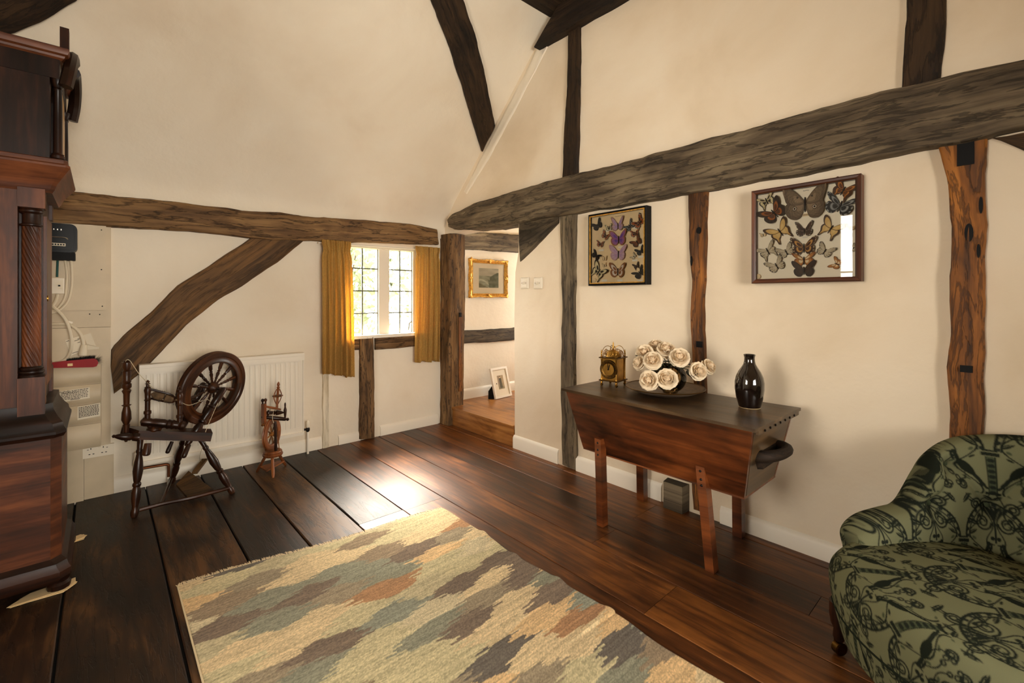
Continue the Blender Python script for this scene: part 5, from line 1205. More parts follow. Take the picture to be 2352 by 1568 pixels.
def butterfly(case, px, py, half, rot, sty, X, fore='std', hind='std', label=None):
    rs = np.random.RandomState(int(px) + int(py)); p = pB(px, py, X); d = (p - EYEP) @ FW
    # size from the vertical scale so the wings keep their real shape on the receding wall
    R = half * abs(pB(px + 1, py, X)[1] - p[1]); mb = MB(); a = math.radians(rot); Ra = np.array([[math.cos(a), -math.sin(a)], [math.sin(a), math.cos(a)]])
    for sg in (-1, 1):
        for (o, hd_, lift) in ((HIND[hind], True, .0008), (FORE[fore], False, .0018)):
            P, Cc = wing(o, 20 if half > 40 else 12 if half > 25 else 9, sty, rs, hd_); Q = P * R * np.array([1, .92]); h = .22 * P[:, :, 0] * R + lift
            Q = Q * np.array([sg, 1]); Q = Q @ Ra.T
            W3 = np.stack([p[0] - h, p[1] - Q[:, :, 0], p[2] + Q[:, :, 1]], 2); mb.grid(W3, cv=True, C=Cc, flip=sg > 0)
    bd = np.array([[0, .32], [0, .1], [0, -.18], [0, -.45]]) * R @ Ra.T
    bc_ = len(np.concatenate(mb.V)); mb.tube([(p[0] - .004, p[1] - q[0], p[2] + q[1]) for q in bd], np.array([.4, 1, .8, .3]) * .045 * R + .0008, 6)
    mb.C[-3:] = [np.tile(L3((34, 24, 18)), (len(v), 1)) for v in mb.V[-3:]]
    o = part('butterfly', mb, M['wings'], case, smooth=50, label=label)
    if sty == 'owl':
        for sg in (-1, 1):
            for (ex, ey, er, cs) in ((.46, -.24, .115, ((30, 22, 16), (226, 206, 170), (26, 18, 14))), (.34, .34, .06, ((60, 44, 32), (110, 90, 66), (30, 22, 16)))):
                q = Ra @ (np.array([sg * ex, ey]) * R); x0 = p[0] - .22 * ex * R - .0026
                for k, c_ in enumerate(cs):
                    e = MB(); r_ = er * R * (1, .72, .5)[k]; tt = -np.arange(18) * 2 * PI / 18
                    e.poly([(x0 - .0006 * k - .0035 * 0, p[1] - q[0] + r_ * math.cos(z) , p[2] + q[1] + r_ * math.sin(z)) for z in -tt], 0, None, np.tile(L3(c_), (18, 1)))
                    part('eye_spot', e, M['wings'], o, smooth=False)
    return o
def case(name, Y0_, Y1_, Z0_, Z1_, Xf, fw_, mats, label, lip=None):
    """shallow box: Y0_ > Y1_ are its left and right sides seen from the room, Xf its front"""
    t = thing(name, label, 'display case', (2.34, (Y0_ + Y1_) / 2, Z0_)); fm, sm_, bk = mats
    def rail(a, b, inn):
        # mitred rail between outer corners a, b; inn = direction towards the middle
        a = np.array(a); b = np.array(b); inn = np.array(inn, float); e = (b - a) / np.linalg.norm(b - a)
        prof = [(0, 2.367), (0, Xf + .006), (.005, Xf), (fw_ - .006, Xf + .002), (fw_, Xf + .007), (fw_, 2.367)]
        P = np.array([[np.array([x, *(p + inn * o + s_ * e * o)]) for (o, x) in prof] for (p, s_) in ((a, 1), (b, -1))]); mb = MB(); mb.grid(P, cv=True)
        return part('frame_rail', mb, fm, t, smooth=25)
    C = [(Y0_, Z0_), (Y1_, Z0_), (Y1_, Z1_), (Y0_, Z1_)]
    for (i, inn) in ((0, (0, 1)), (1, (1, 0)), (2, (0, -1)), (3, (-1, 0))): rail(C[i], C[(i + 1) % 4], inn)
    mb = MB(); mb.poly([(2.338, Y0_, Z0_), (2.338, Y1_, Z0_), (2.338, Y1_, Z1_), (2.338, Y0_, Z1_)]); part('backing', mb, bk, t, smooth=False)
    g = fw_ * .8; mb = MB(); mb.poly([(Xf + .006, Y0_ - g, Z0_ + g), (Xf + .006, Y1_ + g, Z0_ + g), (Xf + .006, Y1_ + g, Z1_ - g), (Xf + .006, Y0_ - g, Z1_ - g)]); part('pane', mb, M['glass'], t, smooth=False)
    if lip:
        i = fw_
        for (y0, y1, z0, z1) in ((Y0_ - i, Y1_ + i, Z0_ + i, Z0_ + i + .006), (Y0_ - i, Y1_ + i, Z1_ - i - .006, Z1_ - i), (Y0_ - i, Y0_ - i - .006, Z0_ + i + .006, Z1_ - i - .006), (Y1_ + i + .006, Y1_ + i, Z0_ + i + .006, Z1_ - i - .006)):
            mb = MB(); bx(mb, Xf + .001, Xf + .007, min(y0, y1), max(y0, y1), z0, z1); part('inner_bead', mb, lip, t, smooth=False)
    return t
XC = 2.333
a = pB(1350, 492, 2.312); b = pB(1484, 654, 2.312)
c1 = case('butterfly_case', a[1], b[1], pB(1400, 655, 2.312)[2], pB(1400, 485, 2.312)[2], 2.312, .012, (M['black'], M['black'], M['paper_tan']), 'black framed case of violet and dark butterflies on tan paper', M['gilt'])
for (px, py, hf, rt, st, fo, hi, lb) in ((1373.5, 518, 12, 28, 'black', 'std', 'std', 'small black butterfly at upper left'), (1420, 518, 16, 0, 'violet', 'up', 'std', 'pale violet butterfly'), (1399.6, 523, 8, 8, 'black_cream', 'std', 'std', None), (1468.6, 511, 15, 42, 'black_orange', 'std', 'std', None), (1447, 519, 13, 40, 'blue_black', 'long', 'std', None),
    (1459, 536, 11, 5, 'black_orange', 'long', 'std', None), (1391, 542, 10, -35, 'black_orange', 'std', 'std', None), (1421.7, 549, 20, 0, 'purple', 'std', 'std', 'purple butterfly'), (1379.5, 560.5, 9, -12, 'black_orange', 'long', 'std', None), (1464, 556, 13, 38, 'brown', 'std', 'std', 'brown butterfly'),
    (1421, 583, 20, -3, 'lilac', 'std', 'std', 'lilac butterfly'), (1472, 577, 11, 25, 'black', 'std', 'std', None), (1370, 587, 11, -38, 'black', 'long', 'std', None), (1389.5, 594, 6, 0, 'pale', 'std', 'std', None), (1389, 609, 5, 10, 'pale', 'std', 'std', None), (1456.5, 589, 7, 50, 'veined', 'std', 'std', None),
    (1376, 624, 18, -38, 'black_cream', 'std', 'tail', 'black and yellow swallowtail'), (1419.7, 623, 19, -3, 'stripe', 'std', 'std', 'brown butterfly with white stripes'), (1462.6, 611, 8, 20, 'plain_dark', 'std', 'tail', None), (1470, 627, 15, 35, 'black', 'long', 'std', None)):
    butterfly(c1, px, py, hf, rt, st, XC, fo, hi, lb)
def card(case_, x0, y0, x1, y1, X, lines=1, mat='paper', txt=True):
    p = [pB(x0, y0, X), pB(x1, y0, X), pB(x1, y1, X), pB(x0, y1, X)]; zt_ = p[0][2]; zb_ = p[3][2]
    q = [(X, p[0][1], zb_), (X, p[1][1], zb_), (X, p[1][1], zt_), (X, p[0][1], zt_)]; mb = MB(); mb.extrude(q[::-1], (.0015, 0, 0)) if False else mb.poly(q)
    o = part('paper_label', mb, M[mat], case_, smooth=False)
    if txt:
        rs = np.random.RandomState(int(x0)); w_ = p[0][1] - p[1][1]; h_ = zt_ - zb_
        for r in range(lines):
            zc = zt_ - h_ * (r + .6) / (lines + .2); k = 22; s_ = np.linspace(.12 + .12 * r, .88 - .16 * r, k); mb = MB()
            mb.tube([(X - .0006, p[0][1] - w_ * u, zc + h_ * .16 * math.sin(u * 71) * (1 if i % 3 else .3) / lines) for i, u in enumerate(s_)], .0006, 4); part('handwriting', mb, M['ink'], o)
card(c1, 1403, 489, 1444, 503, 2.3365, 2, 'paper_tan')
for (x, y) in ((1398, 530), (1460, 524), (1381, 575), (1372, 598), (1426, 568), (1470, 563), (1472, 590), (1388, 644), (1424, 644), (1470, 645), (1458, 598)): card(c1, x - 6, y - 2.2, x + 6, y + 2.2, 2.3365, 1, 'paper', False)
def disc(case_, px, py, r):
    p = pB(px, py, 2.3375); mb = MB(); mb.ring_lathe(p, p - [.008, 0, 0], [(0, r), (.7, r), (1, r * .8)], 16); part('camphor_disc', mb, M['paper_tan'], case_)
disc(c1, 1367, 643, .012)
a = pB(1725, 440, 2.308); b = pB(1977, 643, 2.308)
c2 = case('butterfly_case', a[1], b[1], pB(1850, 648, 2.308)[2], pB(1850, 418, 2.308)[2], 2.308, .020, (M['mahogany'], M['mahogany'], M['mount']), 'mahogany framed case of large brown and yellow butterflies on white')
for (px, py, hf, rt, st, fo, hi, lb) in ((1849.6, 467, 50, 0, 'owl', 'owl', 'owl', 'large grey-brown butterfly with eye spots'), (1761, 461, 23, 22, 'black_cream', 'long', 'tail', None), (1778.5, 489, 33, 38, 'brown_orange', 'std', 'std', 'brown and orange butterfly'), (1937.5, 437, 32, -30, 'orange_tail', 'std', 'tail', 'orange-brown swallowtail'), (1930, 472, 40, -22, 'blue_black', 'long', 'std', 'black and blue-white butterfly'),
    (1792, 532, 30, 32, 'yellow', 'std', 'tail', 'yellow swallowtail at left'), (1848, 530, 23, 0, 'dark_white', 'up', 'std', None), (1909, 525, 31, -33, 'yellow', 'std', 'tail', 'yellow swallowtail at right'), (1753.5, 539, 8, 10, 'pale', 'long', 'std', None), (1763.6, 576, 25, 28, 'veined', 'long', 'tail', None), (1806, 578, 21, 25, 'veined', 'std', 'std', None), (1847, 568, 31, 0, 'dark_dots', 'std', 'std', 'dark brown butterfly with yellow bands'),
    (1895, 577, 22, -30, 'veined', 'std', 'std', None), (1847, 597, 27, 0, 'pale_centre', 'long', 'std', 'orange butterfly with pale centre'), (1784, 610, 23, 28, 'veined', 'std', 'std', None), (1847, 620, 28, 0, 'plain_dark', 'std', 'std', 'plain dark brown butterfly'), (1922, 606, 17, 60, 'pale_centre', 'std', 'std', None), (1960, 570, 12, -60, 'veined', 'std', 'std', None), (1956, 523, 10, -10, 'pale', 'long', 'std', None)):
    butterfly(c2, px, py, hf, rt, st, XC, fo, hi, lb)
card(c2, 1838, 430, 1866, 443, 2.3365, 2, 'mount'); card(c2, 1844, 491, 1858, 497, 2.3365, 1, 'paper_tan'); card(c2, 1843, 543, 1855, 547, 2.3365, 1, 'paper', False)
disc(c2, 1742, 635, .013)

# ---------------------------------------------------------------- gilt landscape on the landing wall
g0 = pA(1081, 593, 3.60); g1 = pA(1167, 683, 3.60); gx0, gx1, gz0, gz1 = g0[0], g1[0], g1[2], g0[2]
gp = thing('gilt_picture', 'seascape print in an ornate gilt frame on the landing wall', 'picture', ((gx0 + gx1) / 2, 3.62, gz0))
def grail(a, b, inn, w_):
    a = np.array(a); b = np.array(b); inn = np.array(inn, float); L = np.linalg.norm(b - a); e = (b - a) / L; prof = [(0, 3.637), (0, 3.606), (.006, 3.598), (.014, 3.600), (.024, 3.610), (.031, 3.604), (w_, 3.612), (w_, 3.637)]
    st = np.linspace(0, 1, 25); P = []
    for s_ in st:
        row = []
        for (o, y) in prof:
            amp = .0035 * (math.cos((s_ - .5) * 2 * PI * 2) + .6 * math.cos(s_ * PI * 14)) if o == 0 or o == .006 else 0
            p = a + e * (o + (L - 2 * o) * s_) + inn * (o - amp); row.append((p[0], y - abs(amp) * .6, p[1]))
        P.append(row)
    mb = MB(); mb.grid(np.array(P), cv=True); part('frame_rail', mb, M['gilt'], gp, smooth=40)
C = [(gx0, gz0), (gx1, gz0), (gx1, gz1), (gx0, gz1)]
for (i, inn) in ((0, (0, 1)), (1, (-1, 0)), (2, (0, -1)), (3, (1, 0))): grail(C[i], C[(i + 1) % 4], inn, .04)
rs = np.random.RandomState(2)
for (x, z) in C + [((gx0 + gx1) / 2, gz0), ((gx0 + gx1) / 2, gz1), (gx0, (gz0 + gz1) / 2), (gx1, (gz0 + gz1) / 2)]:
    ix = np.sign((gx0 + gx1) / 2 - x) * .012; iz = np.sign((gz0 + gz1) / 2 - z) * .012; mb = MB()
    for k in range(5): mb.ellipsoid((x + ix + rs.randn() * .009, 3.600, z + iz + rs.randn() * .009), (.009, .006, .009), 8, 5)
    o = part('carved_ornament', mb, M['gilt'], gp); o['kind'] = 'stuff'
mb = MB(); mb.poly([(gx0 + .03, 3.618, gz0 + .03), (gx1 - .03, 3.618, gz0 + .03), (gx1 - .03, 3.618, gz1 - .03), (gx0 + .03, 3.618, gz1 - .03)]); part('mount', mb, M['mount'], gp, smooth=False)
q0 = pA(1100, 615, 3.616); q1 = pA(1145, 661, 3.616); nx, nz_ = 46, 46
X, Z = np.meshgrid(np.linspace(0, 1, nx), np.linspace(0, 1, nz_), indexing='ij')
def fbm(a, b, s): return vnoise(np.c_[a.ravel() * s, b.ravel() * s, 0 * a.ravel()], 4.2).reshape(a.shape)
sky = np.array([196, 190, 168]) + 26 * fbm(X, Z * 2.6, 2.2)[..., None]; sea = np.array([160, 162, 140]) + 26 * fbm(X, Z * 3, 5)[..., None]; cl = np.array([120, 124, 104]) + 24 * fbm(X, Z, 7)[..., None]; rock = np.array([128, 124, 100]) + 22 * fbm(X, Z, 8)[..., None]
im = np.where((Z > .62)[..., None], sky, sea); surf = (np.abs(Z - (.36 - .22 * X + .06 * np.sin(X * 9))) < .05) & (Z < .5); im = np.where(surf[..., None], im + 34, im)
im = np.where(((Z < .5 + .3 * np.clip((X - .48) * 2.2, 0, 1)) & (X > .52 - .1 * (Z < .4) + .16 * (.62 - Z)))[..., None], cl, im); im = np.where((Z < .24 - .5 * X)[..., None], rock, im)
P = np.stack([q0[0] + (q1[0] - q0[0]) * X, 0 * X + 3.616, q1[2] + (q0[2] - q1[2]) * Z], 2); Cc = np.array(lin(np.clip(im, 0, 255).reshape(-1, 3))).reshape(-1, 3)
mb = MB(); mb.grid(P, C=Cc, flip=True); part('print', mb, vcol('print_ink', .8), gp, smooth=False)
mb = MB(); mb.poly([(gx0 + .03, 3.611, gz0 + .03), (gx1 - .03, 3.611, gz0 + .03), (gx1 - .03, 3.611, gz1 - .03), (gx0 + .03, 3.611, gz1 - .03)]); part('pane', mb, M['picture_glass'], gp, smooth=False)

# ---------------------------------------------------------------- framed photograph standing on the landing
pf = thing('photo_frame', 'cream framed photograph of a standing figure leaning on the landing floor', 'photo frame', (2.97, 3.42, LZ), math.radians(6))
Wd, Hh, ln = .235, .30, math.radians(15)
Rl = np.array(Matrix.Rotation(-ln, 3, 'X'))
def L(x, y, z): return Rl @ np.array([x, y, z + .004]) + np.array([0, 0, .001])
def lq(nm, x0, x1, y0, y1, z0, z1, mat, parent=None, bevel=.002):
    mb = MB(); mb.box((0, 0, 0), (x1 - x0, y1 - y0, z1 - z0)); V = [v + np.array([(x0 + x1) / 2, (y0 + y1) / 2, (z0 + z1) / 2]) for v in mb.V]; mb.V = [np.array([L(*p) for p in v]) for v in V]; return part(nm, mb, mat, parent or pf, smooth=False, bevel=bevel, local=True)
w2 = Wd / 2; fwid = .022; pw = M['white']
lq('frame_rail', -w2, w2, 0, .022, 0, fwid, pw); lq('frame_rail', -w2, w2, 0, .022, Hh - fwid, Hh, pw); lq('frame_rail', -w2, -w2 + fwid, 0, .022, fwid, Hh - fwid, pw); lq('frame_rail', w2 - fwid, w2, 0, .022, fwid, Hh - fwid, pw)
lq('mount', -w2 + fwid, w2 - fwid, .008, .012, fwid, Hh - fwid, M['paper'], bevel=0); lq('backboard', -w2 + .004, w2 - .004, .0125, .021, fwid + .0, Hh - fwid, M['black'], bevel=0)
X, Z = np.meshgrid(np.linspace(0, 1, 22), np.linspace(0, 1, 34), indexing='ij'); im = np.tile(np.array([168, 146, 112.]), (22, 34, 1)); im[(X < .32)] = (150, 132, 108); im[Z < .2] = (142, 128, 98); im[(np.abs(X - .45) < .17) & (Z < .8) & (Z > .08)] = (84, 76, 58); im[(np.abs(X - .45) < .26) & (Z < .45) & (Z > .08) & (X > .4)] = (96, 88, 66)
im[((X - .43) / .1) ** 2 + ((Z - .86) / .07) ** 2 < 1] = (206, 182, 146); im[((X - .43) / .11) ** 2 + ((Z - .93) / .035) ** 2 < 1] = (84, 66, 46)
P = np.zeros((22, 34, 3))
for i in range(22):
    for j in range(34): P[i, j] = L(-.042 + .084 * X[i, j], .0072, .085 + .135 * Z[i, j])
mb = MB(); mb.grid(P, C=np.array(lin(im.reshape(-1, 3))), flip=True); part('photograph', mb, vcol('photo_ink', .6), pf, smooth=False, local=True)
mb = MB(); mb.extrude([(-.07, .05, .001), (-.02, .05, .001), (-.03, .03, .13), (-.06, .03, .13)], (0, .006, 0)); 
mb = MB(); mb.extrude([(-.145, .075, .0), (-.06, .03, .0), (-.06, .045, .15), (-.12, .055, .12), (-.145, .075, .075)], (.006, .012, 0)); part('easel_back', mb, M['black'], pf, smooth=False, local=True)

# ---------------------------------------------------------------- curtains
def curtain(name, label, x0t, x1t, x0b, x1b, zt_, zb0, zb1, Y, folds, seed, lean=0):
    rs = np.random.RandomState(seed); n, m = 150, 54; u = np.linspace(0, 1, n); v = np.linspace(0, 1, m); P = np.zeros((m, n, 3)); ph = np.cumsum(rs.rand(n) * .5 + .75) / n * folds * 2 * PI
    amp0 = np.interp(np.arange(n), np.linspace(0, n, 9), .010 + .022 * rs.rand(9))
    for i, vv in enumerate(v):
        hd_ = vv < .07
        wv = np.sin(ph) * amp0 * (.45 if hd_ else .5 + .75 * vv) + .004 * np.sin(ph * 2.7 + vv * 3) + (.006 * np.sin(ph * 3.1) if hd_ else 0)
        gather = 1 - .10 * math.exp(-((vv - .075) / .03) ** 2)
        a = x0t + (x0b - x0t) * vv ** .8; b = x1t + (x1b - x1t) * vv ** .8; c_ = (a + b) / 2
        x = c_ + (a + (b - a) * u - c_) * gather + .006 * np.cos(ph) * vv; zb = zb0 + (zb1 - zb0) * u + .006 * np.sin(ph * .5 + seed)
        P[i, :, 0] = x; P[i, :, 1] = Y - wv - .008 * math.sin(vv * PI); P[i, :, 2] = zt_ + (zb - zt_) * vv
    mb = MB(); mb.grid(P)
    t = thing(name, label, 'curtain', (float((x0b + x1b) / 2), Y, zb0)); o = part('drape', mb, M['curtain'], t, smooth=80)
    s_ = o.modifiers.new('thick', 'SOLIDIFY'); s_.thickness = .0015
    P2 = P[3:5].copy(); P2[0, :, 2] = zt_ - .072; P2[1, :, 2] = zt_ - .086; P2[:, :, 1] -= .0025; mb = MB(); mb.grid(P2); part('heading_tape', mb, M['curtain'], t, smooth=80)
    return t
a = pA(738, 548, 3.515); b = pA(806, 556, 3.515); c_ = pA(738, 857, 3.515); d = pA(814, 867, 3.515)
curtain('curtain', 'longer mustard yellow curtain at the left of the window', a[0], b[0], c_[0], d[0], a[2] - .004, c_[2], d[2], 3.515, 6, 3)
a = pA(953, 563, 3.53); b = pA(1011, 563, 3.53); c_ = pA(950, 832, 3.53); d = pA(1012, 829, 3.53)
curtain('curtain', 'shorter mustard yellow curtain at the right of the window', a[0], b[0], c_[0], d[0] - .02, a[2] - .004, c_[2], d[2], 3.53, 5, 8)
mb = MB(); mb.tube([(1.22, 3.558, 1.572), (2.30, 3.558, 1.585)], .007, 8); solo('curtain_rail', mb, M['white'], 'slim white curtain rail under the window wall beam', 'rail')
# ---------------------------------------------------------------- flat-woven rug
rs = np.random.RandomState(21)
RX0, RX1, RY1 = .225, 1.385, .30
nx, ny = 250, 480
U, V_ = np.meshgrid(np.linspace(0, 1, nx), np.linspace(0, 1, ny), indexing='ij')
top = 2.245 - .14 * U + .012 * np.sin(U * 9)
Xr = RX0 + (RX1 - RX0) * U + .008 * np.sin(V_ * 14) * (U > .5) + .004 * np.sin(V_ * 31 + 1) * U
Yr = top + (RY1 - top) * V_
fold = np.clip((U - .62) / .38, 0, 1) ** 1.6
Zr = .0045 + fold * (.010 * np.clip(np.sin(V_ * 46 + U * 5), 0, 1) ** 3 * (V_ > .12) * (V_ < .62)) + .0008 * np.sin(U * 40) * np.sin(V_ * 60)
pal = [(200, 178, 138), (184, 172, 134), (132, 130, 110), (116, 100, 84), (162, 122, 86), (144, 130, 106), (100, 92, 82), (202, 170, 124), (176, 164, 130), (134, 134, 116), (140, 122, 98), (190, 176, 142)]
wx_ = Xr - RX0; wy_ = (2.245 - Yr)
line = np.floor(wy_ / .0075 + .15 * np.sin(wx_ * 9)); jag = .5 * ((np.sin(line * 12.9898) * 43758.5453) % 1.0) + .5 * ((line % 4) / 4)
cellw, cellh = .235, .080
best = np.full(wx_.shape, 1e9); cidx = np.zeros(wx_.shape, int); seeds = []
k = 0
for r in range(-1, 26):
    for c in range(-1, 7):
        sx = (c + .5 * (r % 2)) * cellw + rs.randn() * .03; sy = r * cellh + rs.randn() * .012
        dx_ = np.abs(wx_ - sx + (jag - .5) * .10 + (wy_ - sy) * .35 * (1 if r % 3 else -.2)); dy_ = np.abs(wy_ - sy)
        dd_ = (dx_ / .165) ** 1.2 + (dy_ / .066) ** 1.2; m = dd_ < best; best[m] = dd_[m]; cidx[m] = k; seeds.append((sx, sy, r, c)); k += 1
cc = []
for (sx, sy, r, c) in seeds:
    warm = sx / 1.16 * .0
    w_ = np.array([3.2, 2.6, 2.0, 1.6, 1.6, 1.6, 1.3, 2.0, 1.8, 1.6, 1.4, 1.4])
    if sx > .75 and sy > .5: w_ = w_ * np.array([.9, .7, 1.2, 1.7, 1.5, 1, 1.7, 1.5, .7, 1.5, 1.4, .5])
    light = np.array([1, 1, 0, 0, 0, 0, 0, 1, 1, 0, 0, 1]); pick = 1 if ((c + r) % 2 == 0) ^ (rs.rand() < .18) else 0
    w_ = w_ * np.where(light == pick, 1, .04); cc.append(rs.choice(len(pal), p=w_ / w_.sum()))
colr = np.array([pal[i] for i in cc], float)[cidx]
ab = (np.sin(line * 78.233) * 1731.77) % 1.0; wl = np.floor(wy_ / .0038); ab2 = (np.sin(wl * 39.42 + np.floor(wx_ / .09) * 3.1) * 917.3) % 1.0
spk = RNG.rand(*wx_.shape); colr = colr * (.78 + .10 * ab + .14 * ab2 + .24 * spk)[..., None]
mb = MB(); mb.grid(np.stack([Xr, Yr, Zr], 2), np.stack([wx_, wy_], 2), C=np.array(lin(np.clip(colr, 0, 255).reshape(-1, 3))), flip=True)
rug = thing('kilim_rug', 'flat-woven rug with jagged lozenges in tan, sage and brown on the floor', 'rug', (.8, 1.25, 0))
wv = part('woven_field', mb, M['rug'], rug, smooth=80)
sl = wv.modifiers.new('thick', 'SOLIDIFY'); sl.thickness = .003; sl.offset = -1
mb = MB()
for k in range(380):
    u = k / 379; x = RX0 + (RX1 - RX0) * u; y = 2.245 - .14 * u + .012 * math.sin(u * 9); l = rs.uniform(.020, .036); a = -.25 + rs.randn() * .35
    p = np.array([x, y - .004, .004]); q = p + np.array([math.sin(a) * l * .6, l, -.0015]); s_ = np.array([.0021, 0, 0]); mid = (p + q) / 2 + [rs.randn() * .003, 0, .003]
    mb.poly([p - s_, p + s_, mid + s_, q + s_ * .3, mid - s_])
fr = part('fringe', mb, M['fringe'], rug, smooth=False); fr['kind'] = 'stuff'
mb = MB(); mb.tube([(RX0 + .001, 2.243 + (RY1 - 2.243) * t_, .0035) for t_ in np.linspace(0, 1, 60)], .0032, 6); part('selvedge', mb, M['fringe'], rug)

# ---------------------------------------------------------------- printed armchair
def seg_d(X, Y, a, b):
    a = np.array(a); b = np.array(b); d = b - a; t = np.clip(((X - a[0]) * d[0] + (Y - a[1]) * d[1]) / (d @ d), 0, 1)
    return np.hypot(X - a[0] - t * d[0], Y - a[1] - t * d[1])
def motif(X, Y):
    """0 = pale ground .. 1 = dark ink; repeat .24 x .30 m of arches on columns, birds, scrolls and leaves"""
    X = X * 1.08; Y = Y * 1.08; Wd, Ht = .23, .30
    r = np.floor(Y / Ht); X = X + (r % 2) * Wd / 2
    x = (X % Wd) - Wd / 2; y = (Y % Ht); s = np.sign(x); ax = np.abs(x); ink = np.zeros(x.shape)
    def put(mask, v): np.maximum(ink, np.where(mask, v, 0), out=ink)
    # column on the repeat edge
    e = Wd / 2 - ax
    put((e < .013) & (y < .13) & (e > .010), .9); put((e < .010) & (y < .13) & (np.hypot(e - .003, (y % .018) - .009) < .0062), .75); put((e < .010) & (y < .13), .38)
    put((e < .022) & (np.abs(y - .138) < .006), .85); put((e < .022) & (np.abs(y - .004) < .006), .85); put((e < .018) & (np.abs(y - .150) < .003), .8)
    # arch over the bay
    d = np.hypot(ax * 1.02, (y - .150) * .92); put((np.abs(d - .104) < .0035) & (y > .148), .85); put((np.abs(d - .090) < .0022) & (y > .148), .7); put((np.abs(d - .097) < .004) & (y > .148) & (np.sin(np.arctan2(y - .15, ax) * 26) > .2), .6)
    # scroll spirals springing from the arch
    for (cx_, cy_, R0, sg) in ((.036, .205, .026, 1), (.052, .262, .021, -1), (.030, .030, .016, 1)):
        q = np.hypot(ax - cx_, y - cy_); an = np.arctan2((y - cy_) * sg, ax - cx_); rr_ = R0 * (1 - (an + PI) / (2 * PI) * .45)
        put(np.abs(q - rr_) < .0030, .8); put(np.abs(q - rr_ * .5) < .0026, .75)
    # bird pairs facing the middle
    for (cx_, cy_, k) in ((.050, .085, 1.0), (.040, .262, .0)):
        if k == 0: continue
        bx_ = ax - cx_; by_ = y - cy_; ca, sa = math.cos(.9), math.sin(.9); p = bx_ * ca - by_ * sa; q = bx_ * sa + by_ * ca
        body = (p / .030) ** 2 + (q / .0135) ** 2 < 1; put(body, .95); put(body & (np.sin(p * 900) * np.sin(q * 900) > .35), .0)
        put(seg_d(ax, y, (cx_ - .016, cy_ + .022), (cx_ - .024, cy_ + .045)) < .0048, .9); put(np.hypot(ax - cx_ + .026, y - cy_ - .050) < .0075, .9); put(seg_d(ax, y, (cx_ - .030, cy_ + .051), (cx_ - .044, cy_ + .049)) < .0020, .9)
        put(seg_d(ax, y, (cx_ + .018, cy_ - .022), (cx_ + .040, cy_ - .052)) < .0058, .85); put(seg_d(ax, y, (cx_ - .004, cy_ - .012), (cx_ - .006, cy_ - .040)) < .0018, .8); put(seg_d(ax, y, (cx_ - .006, cy_ - .040), (cx_ - .016, cy_ - .044)) < .0018, .8)
    # leaves
    for (cx_, cy_, ang, L_, w_) in ((.012, .235, 1.2, .026, .009), (.070, .205, .4, .024, .008), (.020, .120, 1.9, .020, .007), (.085, .285, 2.3, .024, .008), (.012, .285, .6, .018, .007), (.075, .170, 2.6, .02, .006)):
        bx_ = ax - cx_; by_ = y - cy_; p = bx_ * math.cos(ang) + by_ * math.sin(ang); q = -bx_ * math.sin(ang) + by_ * math.cos(ang)
        put((np.abs(p) < L_) & (np.abs(q) < w_ * (1 - (p / L_) ** 2)) & ((q > -.0012) | (q < -.0024)), .85)
    put((ax < .0032) & (y > .14) & (y < .25), .7); put(np.hypot(ax - .010, (y - .155) * 1.0) < .007, .8)
    vine = .058 + .030 * np.sin(y * 42 + 1); put(np.abs(ax - vine) < .0030, .85); put(np.hypot(ax - vine - .012, (y % .05) - .025) < .0058, .85); put(np.hypot(ax - vine + .012, ((y + .025) % .05) - .025) < .0058, .4)
    tw = .018 + .012 * np.sin(y * 55); put((np.abs(ax - tw) < .0022) & (y > .06), .8)
    for k in range(3): put(np.abs(np.hypot(ax - .014 - .010 * (k % 2), y - .060 + .014 * k) - .006) < .0022, .75)
    return ink
GR, INK, MIDC = np.array(lin((108, 108, 80))), np.array(lin((27, 31, 23))), np.array(lin((66, 72, 52)))
def fabric_col(X, Y):
    out = 0
    for (ox, oy) in ((-.0011, -.0011), (.0011, -.0011), (-.0011, .0011), (.0011, .0011), (0, 0)):
        k = motif(X + ox, Y + oy)[..., None]; out = out + np.where(k > .5, INK + (1 - k) * .02, np.where(k > .2, MIDC, GR))
    return out / 5
fwd = np.array([-.82, .572, 0]); fwd /= np.linalg.norm(fwd); sd_ = np.array([fwd[1], -fwd[0], 0]); sd_ = sd_ if sd_[1] > 0 else -sd_
CC = np.array([1.812, .030, 0])
ch = thing('armchair', 'low button-back armchair in green bird and scroll print at lower right', 'armchair', tuple(CC))
def cw(s_, f_, z): return CC + np.multiply.outer(s_, sd_) + np.multiply.outer(f_, fwd) + np.multiply.outer(z, np.array([0, 0, 1.0]))
# seat: a thick overstuffed cushion, rounder towards the front
ng = 460
ga = np.linspace(-1, 1, ng); A_, B_ = np.meshgrid(ga, ga, indexing='ij')
def sgp(c, p): return np.sign(c) * np.abs(c) ** p
rr_ = np.maximum(np.abs(A_), np.abs(B_)); rs_ = np.maximum(rr_, 1e-6)
uA = A_ / rs_; uB = B_ / rs_                                   # point on the square rim in this direction
kq = .42; dS = uA * np.sqrt(1 - kq * uB ** 2); dF = uB * np.sqrt(1 - kq * uA ** 2)
rim_s = .352 * dS; rim_f = np.where(dF > 0, .372, .30) * dF
fi = np.clip((rr_ - .56) / .44, 0, 1)
rho = np.where(rr_ < .56, .88 * rr_ / .56, .88 + .12 * np.sin(np.clip(fi / .42, 0, 1) * PI / 2) - .085 * np.clip((fi - .42) / .58, 0, 1) ** 1.6)
zs_ = np.where(rr_ < .56, .378 - .030 * (rr_ / .56) ** 2, np.where(fi < .42, .268 + .080 * np.cos(fi / .42 * PI / 2), .268 - .175 * (fi - .42) / .58))
S_ = rim_s * rho; Fv = rim_f * rho; zs_ = zs_ + .012 * np.clip(Fv / .34, -1, 1)
